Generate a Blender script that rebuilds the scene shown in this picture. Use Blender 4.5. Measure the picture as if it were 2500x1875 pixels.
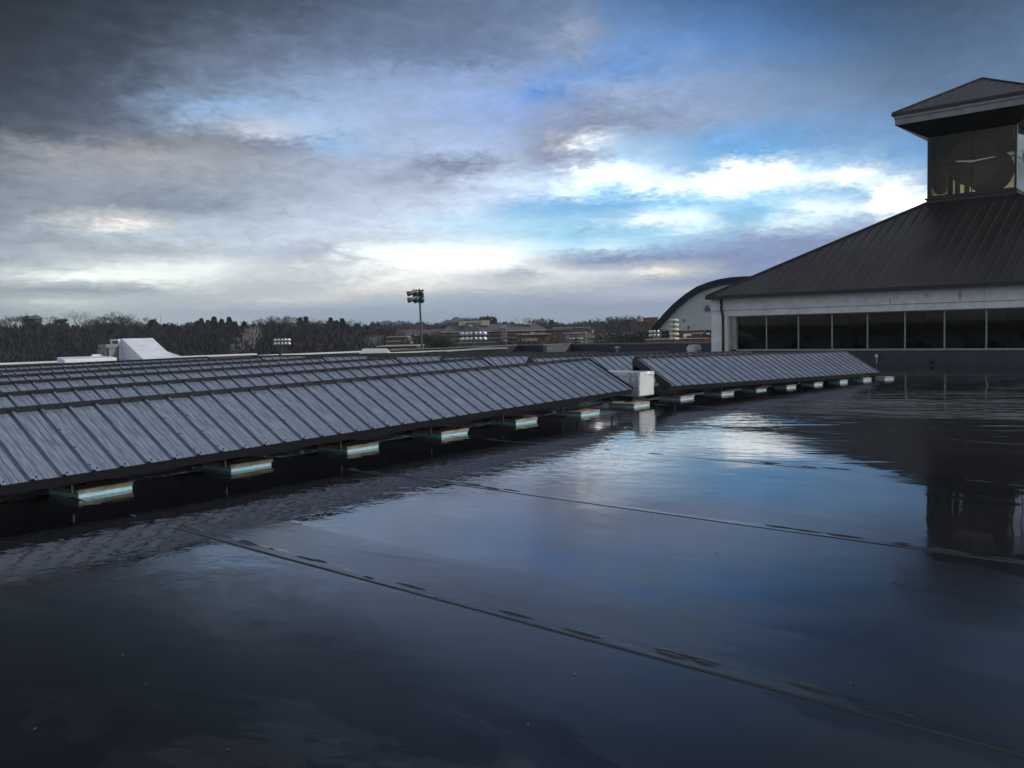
import bpy, bmesh, math, random
from mathutils import Vector, Matrix
random.seed(7)
S = bpy.context.scene
for o in list(bpy.data.objects): bpy.data.objects.remove(o)
C = S.collection
# ------------------------------------------------------------------ camera
YAW, PITCH, ROLL, HC = 0.7235, -0.0595, -0.0224, 1.6631
FP = 2120*1.0062                    # focal length in pixels of a 2500 px wide picture
fw = Vector((-math.sin(YAW)*math.cos(PITCH), math.cos(YAW)*math.cos(PITCH), math.sin(PITCH)))
r0 = Vector((math.cos(YAW), math.sin(YAW), 0)); u0 = r0.cross(fw)
rt = math.cos(ROLL)*r0 + math.sin(ROLL)*u0
up = -math.sin(ROLL)*r0 + math.cos(ROLL)*u0
cd = bpy.data.cameras.new('camera'); cam = bpy.data.objects.new('camera', cd); C.objects.link(cam)
cd.sensor_width = 36; cd.lens = FP/2500*36; cd.clip_start = 0.05; cd.clip_end = 12000
cam.matrix_world = Matrix(((rt.x, up.x, -fw.x, 0), (rt.y, up.y, -fw.y, 0), (rt.z, up.z, -fw.z, HC), (0, 0, 0, 1)))
S.camera = cam
O = Vector((0, 0, HC))
def ray(px, py): return fw + (px-1250)/FP*rt - (py-937.5)/FP*up
def at(px, py, D): return O + ray(px, py)*D
def atz(px, py, z): d = ray(px, py); return O + d*((z-HC)/d.z)
def aty(px, py, y): d = ray(px, py); return O + d*(y/d.y)
def atx(px, py, x): d = ray(px, py); return O + d*(x/d.x)
# ------------------------------------------------------------------ view, world, sun
S.view_settings.view_transform = 'Standard'; S.view_settings.look = 'None'
S.view_settings.gamma = 1; S.view_settings.exposure = 0; S.view_settings.use_curve_mapping = False
SUN_EL = math.radians(24); SUN_AZ = math.radians(60)   # azimuth clockwise from +Y
def lin(c):
    out = []
    for v in c[:3]:
        v = v/255.0
        out.append(v/12.92 if v <= .04045 else ((v+.055)/1.055)**2.4)
    return out
# cloud cover of the sky as seen over the roof: rough colour of each part of the cloud deck (sRGB)
GX = [0, 250, 500, 750, 1000, 1250, 1500, 1750, 2000, 2250, 2500]
GY = [-500, -220, 0, 100, 200, 300, 400, 500, 600, 680, 740, 790, 860]
GC = [
 [(16,20,26),(17,21,28),(19,24,34),(21,28,40),(22,30,46),(22,30,48),(20,30,48),(19,28,46),(18,26,42),(26,35,52),(40,50,70)],
 [(19,24,30),(24,30,38),(32,40,50),(42,52,68),(49,60,82),(54,66,94),(52,70,104),(46,66,100),(42,58,86),(53,67,92),(70,88,118)],
 [(29,35,43),(40,49,60),(55,65,80),(59,71,90),(78,91,116),(86,102,134),(78,102,142),(62,92,138),(50,76,116),(58,77,106),(74,94,126)],
 [(36,42,51),(52,60,72),(82,93,110),(96,107,134),(101,116,150),(120,134,168),(106,138,190),(84,122,180),(72,106,156),(69,91,124),(80,102,138)],
 [(45,50,62),(68,77,94),(109,124,149),(129,147,183),(144,162,205),(134,157,207),(146,170,214),(129,151,192),(111,133,169),(89,110,142),(95,118,150)],
 [(65,71,84),(84,95,115),(149,166,190),(170,193,231),(157,174,210),(149,173,230),(157,173,208),(145,161,197),(120,153,199),(102,136,185),(110,142,190)],
 [(99,105,116),(164,170,181),(172,182,197),(162,173,201),(179,192,219),(196,211,237),(181,214,250),(124,183,246),(118,178,242),(106,156,208),(100,145,195)],
 [(127,137,148),(159,170,186),(161,177,199),(185,198,219),(189,202,224),(198,215,242),(152,210,250),(153,211,250),(168,216,250),(205,222,236),(215,228,238)],
 [(150,161,175),(178,191,203),(197,212,223),(199,214,231),(217,234,247),(226,241,250),(170,218,250),(159,189,229),(145,168,212),(150,166,204),(150,166,200)],
 [(178,188,194),(220,229,226),(222,228,226),(190,198,206),(208,214,216),(214,216,218),(168,178,202),(138,150,184),(132,146,182),(140,152,186),(140,152,186)],
 [(152,165,174),(176,189,196),(186,195,204),(172,184,198),(160,174,192),(156,168,190),(152,164,190),(148,160,188),(146,158,186),(146,158,186),(146,158,186)],
 [(166,180,186),(182,196,202),(180,195,204),(164,180,196),(154,172,190),(150,167,190),(149,165,188),(148,164,186),(148,164,186),(148,164,186),(148,164,186)],
 [(160,174,182),(172,186,194),(168,182,194),(158,173,189),(150,167,186),(146,163,186),(146,162,184),(146,162,184),(146,162,184),(146,162,184),(146,162,184)],
]
# single clouds: x, y, half width, half height, tilt (deg, + rises to the right), colour, strength
BL = [
 (630,297,75,20,-2,(244,250,255),1.0),(560,262,150,22,0,(150,180,225),.6),(640,341,100,26,-6,(118,124,150),.85),
 (790,360,80,16,0,(140,178,230),.6),(300,330,260,26,-8,(78,86,100),.6),(330,385,300,40,0,(160,160,166),.6),
 (330,460,330,36,0,(134,143,156),.5),(290,515,210,12,0,(118,128,146),.8),(290,548,105,16,-3,(232,230,222),.8),
 (1060,60,260,60,0,(88,100,128),.5),(1400,95,60,50,20,(150,152,170),.5),(1170,120,180,30,0,(96,110,144),.4),
 (1340,225,60,26,0,(84,130,205),.7),(1220,180,90,22,10,(135,150,190),.5),(1500,160,120,30,8,(84,124,190),.5),
 (1420,260,120,30,8,(132,142,170),.5),(1330,372,60,22,0,(120,124,152),.9),(1395,385,60,18,20,(150,156,184),.6),(1410,352,70,16,12,(232,236,240),.8),
 (1500,425,110,19,15,(252,253,252),1.0),(1630,392,90,13,21,(240,246,250),.9),(1740,355,60,9,20,(190,215,240),.7),
 (1780,330,130,22,6,(110,160,222),.5),(1960,330,150,24,6,(108,158,218),.5),
 (1690,455,95,15,4,(246,249,248),.9),(1850,378,190,15,0,(104,164,222),.8),(1560,488,120,12,8,(120,182,232),.8),(1500,556,200,16,0,(150,205,238),.7),(1800,520,150,8,0,(140,196,234),.7),(1700,415,46,8,24,(110,165,222),.8),(1830,425,100,24,2,(253,253,250),1.0),(1950,455,110,20,-6,(238,244,246),.9),
 (2060,428,66,26,-10,(252,252,248),1.0),(2170,465,100,34,-22,(250,250,246),1.0),(2250,500,90,30,-15,(246,248,244),.9),
 (1640,530,60,13,-4,(236,242,242),.9),(1830,497,100,9,3,(220,234,244),.8),(1900,560,100,12,8,(214,232,242),.7),
 (2060,515,120,12,-4,(228,238,242),.8),(1960,530,160,8,4,(224,236,242),.6),(2080,475,120,10,-3,(130,185,232),.7),
 (1480,530,60,8,0,(214,226,240),.7),(1240,516,80,7,-3,(226,234,240),.7),(1350,560,200,30,0,(150,205,238),.5),
 (1560,594,100,9,20,(226,236,240),.7),(1640,590,50,5,28,(236,242,244),.9),(1640,640,340,15,2,(120,134,174),1.0),(1900,618,300,32,6,(128,142,184),1.0),
 (2060,562,60,14,5,(150,162,196),.7),(1640,663,70,6,0,(232,228,216),1.0),(1420,668,120,8,0,(226,232,232),.8),(1240,678,70,8,0,(142,152,180),.9),
 (1380,648,90,12,0,(136,146,178),.8),(1170,632,150,16,0,(240,244,238),.8),(900,604,150,14,0,(238,243,242),.7),
 (760,643,135,20,-2,(158,165,188),1.0),(730,622,70,9,8,(172,178,198),.8),(560,690,90,20,0,(182,190,200),.7),
 (230,690,260,22,0,(232,238,230),.8),(400,716,330,5,-1,(158,168,184),.9),(130,708,160,6,0,(150,160,172),.9),(150,745,150,12,0,(212,220,216),.7),
 (900,716,260,14,4,(230,226,218),.8),(1320,700,260,12,0,(206,210,214),.7),(1650,712,200,9,0,(196,202,212),.6),
 (1060,755,500,16,0,(160,176,196),.6),(1560,745,300,10,0,(148,160,190),.6),(1100,395,110,10,-3,(120,128,156),.7),(870,418,60,9,0,(140,146,172),.6),
 (1000,440,90,10,0,(150,156,180),.6),(1480,300,200,24,8,(128,136,164),.6),(2080,330,120,26,0,(120,150,190),.5),
 (480,660,300,13,0,(232,236,230),.6),(1000,655,240,20,0,(242,244,236),.6),(330,612,170,12,2,(170,176,186),.6),(850,570,150,12,-3,(188,194,206),.6),(1130,590,140,8,2,(200,210,222),.6),(1330,505,170,10,-2,(120,178,232),.6),(1080,560,80,8,0,(140,190,230),.6),
]
def skycol(px, py):
    x = min(max(px, 0), 2500); y = min(max(py, GY[0]), GY[-1])
    i = min(int(x/250), 9); tx = x/250-i
    j = max(k for k in range(len(GY)-1) if GY[k] <= y); ty = (y-GY[j])/(GY[j+1]-GY[j])
    c = [0, 0, 0]
    for k in range(3):
        a = GC[j][i][k]*(1-tx)+GC[j][i+1][k]*tx; b = GC[j+1][i][k]*(1-tx)+GC[j+1][i+1][k]*tx
        c[k] = a*(1-ty)+b*ty
    for bx, by, w, h, t, col, s in BL:
        dx, dy = px-bx, py-by
        if abs(dx) > 2.2*w+2*h or abs(dy) > 2.2*h+w: continue
        ca, sa = math.cos(math.radians(t)), math.sin(math.radians(t))
        u = (dx*ca-dy*sa)/w; v = (dx*sa+dy*ca)/h
        q = u*u+v*v
        if q < 4:
            m = s*(1-min(1, q/4))**2 * 1.0
            m = min(1, m*1.5)
            c = [a*(1-m)+b*m for a, b in zip(c, col)]
    q = max(0, 1-abs(px-1250)/900)*max(0, 1-max(0, py)/300)*(1 if py > -200 else .3)
    c = [v*(1+.14*q) for v in c]
    c[1] += .07*max(0, c[2]-c[1]);
    return c
W = bpy.data.worlds.new('World'); S.world = W; W.use_nodes = True
nt = W.node_tree; nt.nodes.clear()
def N(t, **k):
    n = nt.nodes.new(t)
    for a, b in k.items(): setattr(n, a, b)
    return n
def Lk(a, b): nt.links.new(a, b)
def M(op, a, b=None, c=None, clamp=False):
    n = N('ShaderNodeMath', operation=op, use_clamp=clamp)
    for i, v in enumerate((a, b, c)):
        if v is None: continue
        if isinstance(v, (int, float)): n.inputs[i].default_value = v
        else: Lk(v, n.inputs[i])
    return n.outputs[0]
def VM(op, a, b):
    n = N('ShaderNodeVectorMath', operation=op)
    for i, v in enumerate((a, b)):
        if isinstance(v, (tuple, Vector)): n.inputs[i].default_value = v
        else: Lk(v, n.inputs[i])
    return n
tc = N('ShaderNodeTexCoord'); dirv = tc.outputs['Generated']
# direction relative to the middle of the view
right = VM('DOT_PRODUCT', dirv, tuple(r0)).outputs['Value']
fwd = VM('DOT_PRODUCT', dirv, (-math.sin(YAW), math.cos(YAW), 0)).outputs['Value']
sx = N('ShaderNodeSeparateXYZ'); Lk(dirv, sx.inputs[0])
az = M('ARCTAN2', right, fwd)
el = M('ARCSINE', sx.outputs[2])
# cloud noise in azimuth / elevation, flattened towards the horizon
cv = N('ShaderNodeCombineXYZ')
Lk(M('MULTIPLY', az, 4.6), cv.inputs[0])
elc = M('POWER', M('MAXIMUM', el, 0.0), 0.72)
Lk(M('MULTIPLY', elc, 10.0), cv.inputs[1])
Lk(M('MULTIPLY', fwd, 1.3), cv.inputs[2])
def noise(scale, detail=8, rough=.55, dist=0.0, off=(0, 0, 0)):
    a = VM('ADD', cv.outputs[0], off)
    n = N('ShaderNodeTexNoise'); n.inputs['Scale'].default_value = scale; n.inputs['Detail'].default_value = detail
    n.inputs['Roughness'].default_value = rough; n.inputs['Distortion'].default_value = dist
    Lk(a.outputs[0], n.inputs['Vector']); return n.outputs['Fac']
n1 = noise(2.6, 9, .6, .4); n2 = noise(2.6, 9, .6, .4, (7.3, 2.1, 4)); n3 = noise(7, 8, .62, .5, (3, 9, 1))
n4 = noise(1.1, 5, .5, .3, (13, 5, 2)); n5 = noise(18, 6, .6, .3, (1, 2, 8))
azw = M('ADD', az, M('MULTIPLY', M('SUBTRACT', n1, .5), .08))
azw = M('ADD', azw, M('MULTIPLY', M('SUBTRACT', n3, .5), .085))
damp = M('MULTIPLY_ADD', M('MINIMUM', M('MAXIMUM', el, 0.0), .3), .85, .018)   # warp fades near the horizon
elw = M('ADD', el, M('MULTIPLY', M('SUBTRACT', n2, .5), M('MULTIPLY', damp, .15)))
elw = M('ADD', elw, M('MULTIPLY', M('SUBTRACT', n5, .5), M('MULTIPLY', damp, .16)))
AZ0, AZ1, NA = -.62, .62, 31
fac = M('DIVIDE', M('SUBTRACT', azw, AZ0), AZ1-AZ0, clamp=True)
NE = 34; E1 = .56
els = [E1*(k/(NE-1))**1.35 - .004 for k in range(NE)]
prev = None
for k, e in enumerate(els):
    rp = N('ShaderNodeValToRGB'); cr = rp.color_ramp; cr.interpolation = 'LINEAR'
    while len(cr.elements) < NA: cr.elements.new(.5)
    for i in range(NA):
        a = AZ0+(AZ1-AZ0)*i/(NA-1)
        d = (math.sin(a)*r0 + math.cos(a)*Vector((-math.sin(YAW), math.cos(YAW), 0)))*math.cos(e) + Vector((0, 0, math.sin(e)))
        z = d.dot(fw); px = 1250+FP*d.dot(rt)/z; py = 937.5-FP*d.dot(up)/z
        cr.elements[i].position = i/(NA-1)
        c = lin(skycol(px, py)); cr.elements[i].color = (c[0], c[1], c[2], 1)
    Lk(fac, rp.inputs[0])
    if prev is None: prev = rp.outputs[0]; continue
    mr = N('ShaderNodeMapRange'); mr.clamp = True
    mr.inputs['From Min'].default_value = els[k-1]; mr.inputs['From Max'].default_value = e
    Lk(elw, mr.inputs['Value'])
    mx = N('ShaderNodeMix', data_type='RGBA'); Lk(mr.outputs[0], mx.inputs[0]); Lk(prev, mx.inputs[6]); Lk(rp.outputs[0], mx.inputs[7])
    prev = mx.outputs[2]
# fine wisps: brightness modulation of the cloud deck
wis = M('ADD', M('MULTIPLY', M('SUBTRACT', n3, .5), 1.1), M('MULTIPLY', M('SUBTRACT', n5, .5), .55))
wis = M('MULTIPLY_ADD', wis, .55, 1.0)
hz = N('ShaderNodeMapRange'); hz.clamp = True; hz.inputs['From Min'].default_value = 0.005; hz.inputs['From Max'].default_value = .08; Lk(el, hz.inputs['Value'])
wis = M('ADD', 1.0, M('MULTIPLY', M('SUBTRACT', wis, 1.0), M('MULTIPLY_ADD', hz.outputs[0], .75, .25)))
lumn = VM('DOT_PRODUCT', prev, (.25, .6, .15)).outputs['Value']
hl = N('ShaderNodeMapRange'); hl.clamp = True; hl.inputs['From Min'].default_value = .6; hl.inputs['From Max'].default_value = .95; hl.inputs['To Min'].default_value = 1; hl.inputs['To Max'].default_value = 1.6; Lk(lumn, hl.inputs['Value'])
wis = M('MULTIPLY', wis, hl.outputs[0])
deck = VM('SCALE', prev, (0, 0, 0)); deck.inputs[3].default_value = 1; wis = M('MULTIPLY', wis, 1.12); Lk(wis, deck.inputs[3])
# clear air: Nishita sky
sky = N('ShaderNodeTexSky'); sky.sky_type = 'NISHITA'; sky.sun_disc = False
sky.sun_elevation = SUN_EL; sky.sun_rotation = SUN_AZ; sky.altitude = 100; sky.air_density = 1.1; sky.dust_density = .8
nsk = VM('SCALE', sky.outputs[0], (0, 0, 0)); nsk.inputs[3].default_value = .07
# broken deck carried round the unseen sky, brightened low to light walls and sheets
cl = N('ShaderNodeValToRGB'); Lk(n4, cl.inputs[0]); e_ = cl.color_ramp.elements
e_[0].position = .38; e_[0].color = (.15, .18, .235, 1); e_[1].position = .62; e_[1].color = (.55, .59, .66, 1)
cm = N('ShaderNodeMapRange'); cm.clamp = True; cm.inputs['From Min'].default_value = .40; cm.inputs['From Max'].default_value = .52; Lk(n1, cm.inputs['Value'])
gen = N('ShaderNodeMix', data_type='RGBA'); Lk(M('MULTIPLY_ADD', cm.outputs[0], .5, .45), gen.inputs[0]); Lk(nsk.outputs[0], gen.inputs[6]); Lk(cl.outputs[0], gen.inputs[7])
gl = N('ShaderNodeMapRange'); gl.clamp = True; gl.inputs['From Min'].default_value = 0; gl.inputs['From Max'].default_value = .7; gl.inputs['To Min'].default_value = 2.4; gl.inputs['To Max'].default_value = .8; Lk(el, gl.inputs['Value'])
gsc = VM('SCALE', gen.outputs[2], (0, 0, 0)); Lk(gl.outputs[0], gsc.inputs[3])
ma = N('ShaderNodeMapRange'); ma.clamp = True; ma.inputs['From Min'].default_value = .56; ma.inputs['From Max'].default_value = .85; Lk(M('ABSOLUTE', az), ma.inputs['Value'])
me = N('ShaderNodeMapRange'); me.clamp = True; me.inputs['From Min'].default_value = .5; me.inputs['From Max'].default_value = .8; Lk(el, me.inputs['Value'])
out_m = M('MAXIMUM', ma.outputs[0], me.outputs[0])
mixo = N('ShaderNodeMix', data_type='RGBA'); Lk(out_m, mixo.inputs[0]); Lk(deck.outputs[0], mixo.inputs[6]); Lk(gsc.outputs[0], mixo.inputs[7])
# a little of the clear sky colour shows through the thin deck everywhere
fin = N('ShaderNodeMix', data_type='RGBA'); fin.inputs[0].default_value = .04; Lk(mixo.outputs[2], fin.inputs[6]); Lk(nsk.outputs[0], fin.inputs[7])
bg = N('ShaderNodeBackground'); bg.inputs[1].default_value = 1.0; Lk(fin.outputs[2], bg.inputs[0])
wo = N('ShaderNodeOutputWorld'); Lk(bg.outputs[0], wo.inputs[0])
W.cycles.sampling_method = 'MANUAL'; W.cycles.sample_map_resolution = 512

sl = bpy.data.lights.new('sun', 'SUN'); sl.energy = 2.0; sl.angle = math.radians(9); sl.color = (1, .97, .93)
sun = bpy.data.objects.new('sun', sl); C.objects.link(sun)
sdir = Vector((math.sin(SUN_AZ)*math.cos(SUN_EL), math.cos(SUN_AZ)*math.cos(SUN_EL), math.sin(SUN_EL)))
sun.rotation_euler = sdir.to_track_quat('Z', 'Y').to_euler()
sun.location = (20, -20, 30)

# ------------------------------------------------------------------ materials
def mat(name, col, rough=.6, metal=0, var=.15, scale=6, bump=0, bscale=40, spec=.5, stretch=(1, 1, 1), col2=None, coat=0, detail=6, lo=.35, hi=.65, space='Object'):
    m = bpy.data.materials.new(name); m.use_nodes = True; t = m.node_tree; b = t.nodes['Principled BSDF']
    b.inputs['Roughness'].default_value = rough; b.inputs['Metallic'].default_value = metal
    b.inputs['Specular IOR Level'].default_value = spec
    if coat: b.inputs['Coat Weight'].default_value = coat; b.inputs['Coat Roughness'].default_value = .16
    tcn = t.nodes.new('ShaderNodeTexCoord'); mp = t.nodes.new('ShaderNodeMapping'); mp.inputs['Scale'].default_value = stretch
    t.links.new(tcn.outputs[space], mp.inputs[0])
    n = t.nodes.new('ShaderNodeTexNoise'); n.inputs['Scale'].default_value = scale; n.inputs['Detail'].default_value = detail; n.inputs['Roughness'].default_value = .6
    t.links.new(mp.outputs[0], n.inputs['Vector'])
    r = t.nodes.new('ShaderNodeValToRGB'); e = r.color_ramp.elements
    c2 = col2 or tuple(min(1, c*(1+var)) for c in col); c1 = col if col2 else tuple(c*(1-var) for c in col)
    e[0].position = lo; e[0].color = (*c1, 1); e[1].position = hi; e[1].color = (*c2, 1)
    t.links.new(n.outputs['Fac'], r.inputs[0]); t.links.new(r.outputs[0], b.inputs['Base Color'])
    if bump:
        n2 = t.nodes.new('ShaderNodeTexNoise'); n2.inputs['Scale'].default_value = bscale; n2.inputs['Detail'].default_value = 5
        t.links.new(mp.outputs[0], n2.inputs['Vector'])
        bp = t.nodes.new('ShaderNodeBump'); bp.inputs['Strength'].default_value = 1; bp.inputs['Distance'].default_value = bump
        t.links.new(n2.outputs['Fac'], bp.inputs['Height']); t.links.new(bp.outputs[0], b.inputs['Normal'])
    return m
MT = {}
MT['sheet'] = mat('weathered_galvanised_sheet', (.14, .172, .24), .32, .55, scale=6, stretch=(6, .7, 1), col2=(.41, .47, .60), bump=.0005, bscale=9, detail=9, coat=.9, lo=.3, hi=.7)
MT['grime_and_shade'] = mat('streaked_sheet_painted_shade', (.07, .082, .108), .42, .6, scale=7, stretch=(6, .5, 1), col2=(.17, .195, .245), detail=9, coat=.6, lo=.35, hi=.7)  # streaked sheet with the shade of the ribs painted in as darker colour
MT['blackmetal'] = mat('black_flashing', (.010, .011, .013), .5, 0, scale=8)
MT['screw'] = mat('screw_head', (.02, .02, .022), .5, .3)
MT['paver'] = mat('concrete_paver', (.20, .18, .135), .85, 0, scale=7, col2=(.40, .365, .28), bump=.004, bscale=60)
MT['foam'] = mat('pale_blue_foam', (.28, .52, .60), .7, 0, scale=14, col2=(.42, .66, .72), bump=.002, bscale=50)
MT['foil'] = mat('foil_duct_wrap', (.50, .52, .55), .42, .7, scale=4, col2=(.70, .71, .73), bump=.012, bscale=6)
MT['wall'] = mat('off_white_wall_panel', (.62, .62, .615), .75, 0, scale=3, col2=(.78, .78, .77), bump=.0006, bscale=120, detail=9)
MT['towerfascia'] = mat('grey_fascia_with_falloff', (.19, .195, .20), .7, 0, scale=3, col2=(.27, .275, .28))  # grey fascia, its colour partly darkened for light falloff towards the corner
MT['wallgap'] = mat('wall_joint', (.12, .12, .12), .9)
MT['roofmetal'] = mat('dark_bronze_standing_seam', (.024, .0195, .0185), .38, .2, scale=.6, stretch=(1.2, .35, 1), col2=(.042, .038, .038), detail=8, bump=.0015, bscale=4)
MT['gutter'] = mat('dark_bronze_gutter', (.012, .010, .010), .4, .2)
MT['downpipe'] = mat('brown_downpipe', (.035, .022, .02), .45)
MT['frame'] = mat('pale_window_frame', (.30, .295, .27), .5, .2)
MT['darkframe'] = mat('dark_window_frame', (.012, .011, .012), .4, .3)
MT['membrane'] = mat('black_membrane_upstand', (.014, .017, .026), .38, 0, scale=2.5, col2=(.028, .033, .046), bump=.006, bscale=3)
MT['coping'] = mat('tan_coping', (.13, .12, .10), .7, 0, scale=5, col2=(.19, .175, .15))
MT['whitecap'] = mat('white_cap_flashing', (.58, .6, .58), .5, 0, scale=5, var=.08)
MT['hood'] = mat('white_painted_hood', (.62, .66, .72), .5, 0, scale=3, col2=(.76, .79, .86), bump=.002, bscale=5)
MT['greymetal'] = mat('grey_green_metal_box', (.14, .155, .15), .5, .2, scale=6, col2=(.2, .215, .205))
MT['vent'] = mat('spun_aluminium_vent', (.42, .44, .46), .38, .6, scale=8, var=.12)
MT['cream'] = mat('cream_vent_paint', (.62, .6, .5), .6)
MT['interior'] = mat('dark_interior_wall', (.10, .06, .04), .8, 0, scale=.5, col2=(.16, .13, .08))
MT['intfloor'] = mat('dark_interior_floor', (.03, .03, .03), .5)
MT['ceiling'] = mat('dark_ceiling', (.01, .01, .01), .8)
MT['clockface'] = mat('grey_clock_disc', (.050, .053, .056), .6, 0)
MT['clockface2'] = mat('pale_clock_disc', (.32, .33, .37), .6, 0)
MT['hand'] = mat('pale_clock_hand', (.5, .48, .44), .4, .2)
MT['brick'] = None
MT['bark'] = mat('grey_brown_bark', (.040, .033, .032), .9, 0, scale=3, col2=(.075, .062, .058))
MT['palebark'] = mat('pale_bark', (.22, .21, .19), .85, 0, scale=3, col2=(.34, .33, .3))
MT['twig'] = mat('bare_twigs', (.026, .022, .024), .9, 0, scale=.6, col2=(.046, .039, .040), space='Object')
MT['redtwig'] = mat('reddish_twigs', (.085, .05, .045), .9, 0, scale=.6, col2=(.12, .075, .065))
MT['orangetwig'] = mat('orange_brown_leaves', (.10, .045, .02), .9, 0, scale=1.5, col2=(.16, .075, .03))
MT['needle'] = mat('dark_evergreen_needles', (.007, .013, .011), .85, 0, scale=.5, col2=(.020, .032, .022))
MT['bush'] = mat('green_evergreen_leaves', (.010, .022, .009), .85, 0, scale=.8, col2=(.035, .05, .018))
MT['olive'] = mat('olive_twiggy_foliage', (.03, .032, .018), .9, 0, scale=.8, col2=(.07, .065, .035))
MT['polesteel'] = mat('green_grey_steel', (.07, .085, .085), .5, .4)
MT['lamp'] = mat('lamp_housing', (.075, .08, .075), .45, .4)
MT['silverlamp'] = mat('silver_reflector_housing', (.75, .77, .8), .3, .3)
MT['tile'] = mat('red_brown_tile', (.16, .07, .05), .8)
MT['slate'] = mat('grey_shingle', (.085, .085, .09), .85, 0, scale=4, col2=(.12, .118, .12))
MT['band'] = mat('pale_stone_band', (.42, .37, .32), .8)
MT['beige'] = mat('beige_stucco', (.42, .38, .29), .8, 0, scale=2, var=.1)
MT['concrete'] = mat('pale_concrete', (.30, .29, .27), .85, 0, scale=1, var=.15)
MT['glass_far'] = mat('far_window_glass', (.03, .04, .05), .12, 0, spec=.8)
MT['navy'] = mat('navy_roof_edge', (.008, .012, .026), .7, 0, scale=1, spec=.12)
MT['gymwall'] = mat('pale_gym_wall', (.40, .43, .43), .75, 0, scale=.15, col2=(.50, .53, .53))
MT['logoblue'] = mat('blue_grey_emblem', (.03, .06, .10), .6, 0, scale=1, col2=(.10, .16, .24))
MT['grass'] = mat('dull_winter_grass', (.022, .022, .014), .95, 0, scale=.03, col2=(.050, .056, .024), space='Object')
MT['hill'] = mat('distant_woodland', (.026, .03, .028), .95, 0, scale=.02, col2=(.055, .052, .046))
MT['thicket'] = mat('thicket_brush', (.014, .014, .017), .95, 0, scale=.12, col2=(.025, .022, .022))
def brickmat(name, c1, c2, mortar, sc):
    m = bpy.data.materials.new(name); m.use_nodes = True; t = m.node_tree; b = t.nodes['Principled BSDF']
    b.inputs['Roughness'].default_value = .85
    tcn = t.nodes.new('ShaderNodeTexCoord'); n = t.nodes.new('ShaderNodeTexNoise'); n.inputs['Scale'].default_value = sc; n.inputs['Detail'].default_value = 8
    t.links.new(tcn.outputs['Object'], n.inputs['Vector'])
    r = t.nodes.new('ShaderNodeValToRGB'); e = r.color_ramp.elements; e[0].position = .35; e[0].color = (*c1, 1); e[1].position = .65; e[1].color = (*c2, 1)
    t.links.new(n.outputs['Fac'], r.inputs[0]); t.links.new(r.outputs[0], b.inputs['Base Color']); return m
MT['brick'] = brickmat('red_brick', (.11, .05, .035), (.18, .085, .055), (.3, .28, .25), 1.5)
MT['brickdark'] = brickmat('dark_brick', (.07, .04, .035), (.11, .065, .055), (.3, .28, .25), 1.5)

def glassmat(name, tint, refl_rough=.02, trans=.6):
    m = bpy.data.materials.new(name); m.use_nodes = True; t = m.node_tree; t.nodes.clear()
    g = t.nodes.new('ShaderNodeBsdfGlossy'); g.inputs['Roughness'].default_value = refl_rough; g.inputs[0].default_value = (1, 1, 1, 1)
    tr = t.nodes.new('ShaderNodeBsdfTransparent'); tr.inputs[0].default_value = (*tint, 1)
    f = t.nodes.new('ShaderNodeFresnel'); f.inputs[0].default_value = 1.26
    n = t.nodes.new('ShaderNodeTexNoise'); n.inputs['Scale'].default_value = .6
    bp = t.nodes.new('ShaderNodeBump'); bp.inputs['Distance'].default_value = .004; t.links.new(n.outputs['Fac'], bp.inputs['Height'])
    t.links.new(bp.outputs[0], g.inputs['Normal']); 
    mx = t.nodes.new('ShaderNodeMixShader'); t.links.new(f.outputs[0], mx.inputs[0]); t.links.new(tr.outputs[0], mx.inputs[1]); t.links.new(g.outputs[0], mx.inputs[2])
    o = t.nodes.new('ShaderNodeOutputMaterial'); t.links.new(mx.outputs[0], o.inputs[0]); return m
MT['glass'] = glassmat('tinted_window_glass', (.55, .55, .47))
MT['towerglass'] = glassmat('bronze_tinted_glass', (.78, .72, .57))

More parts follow.
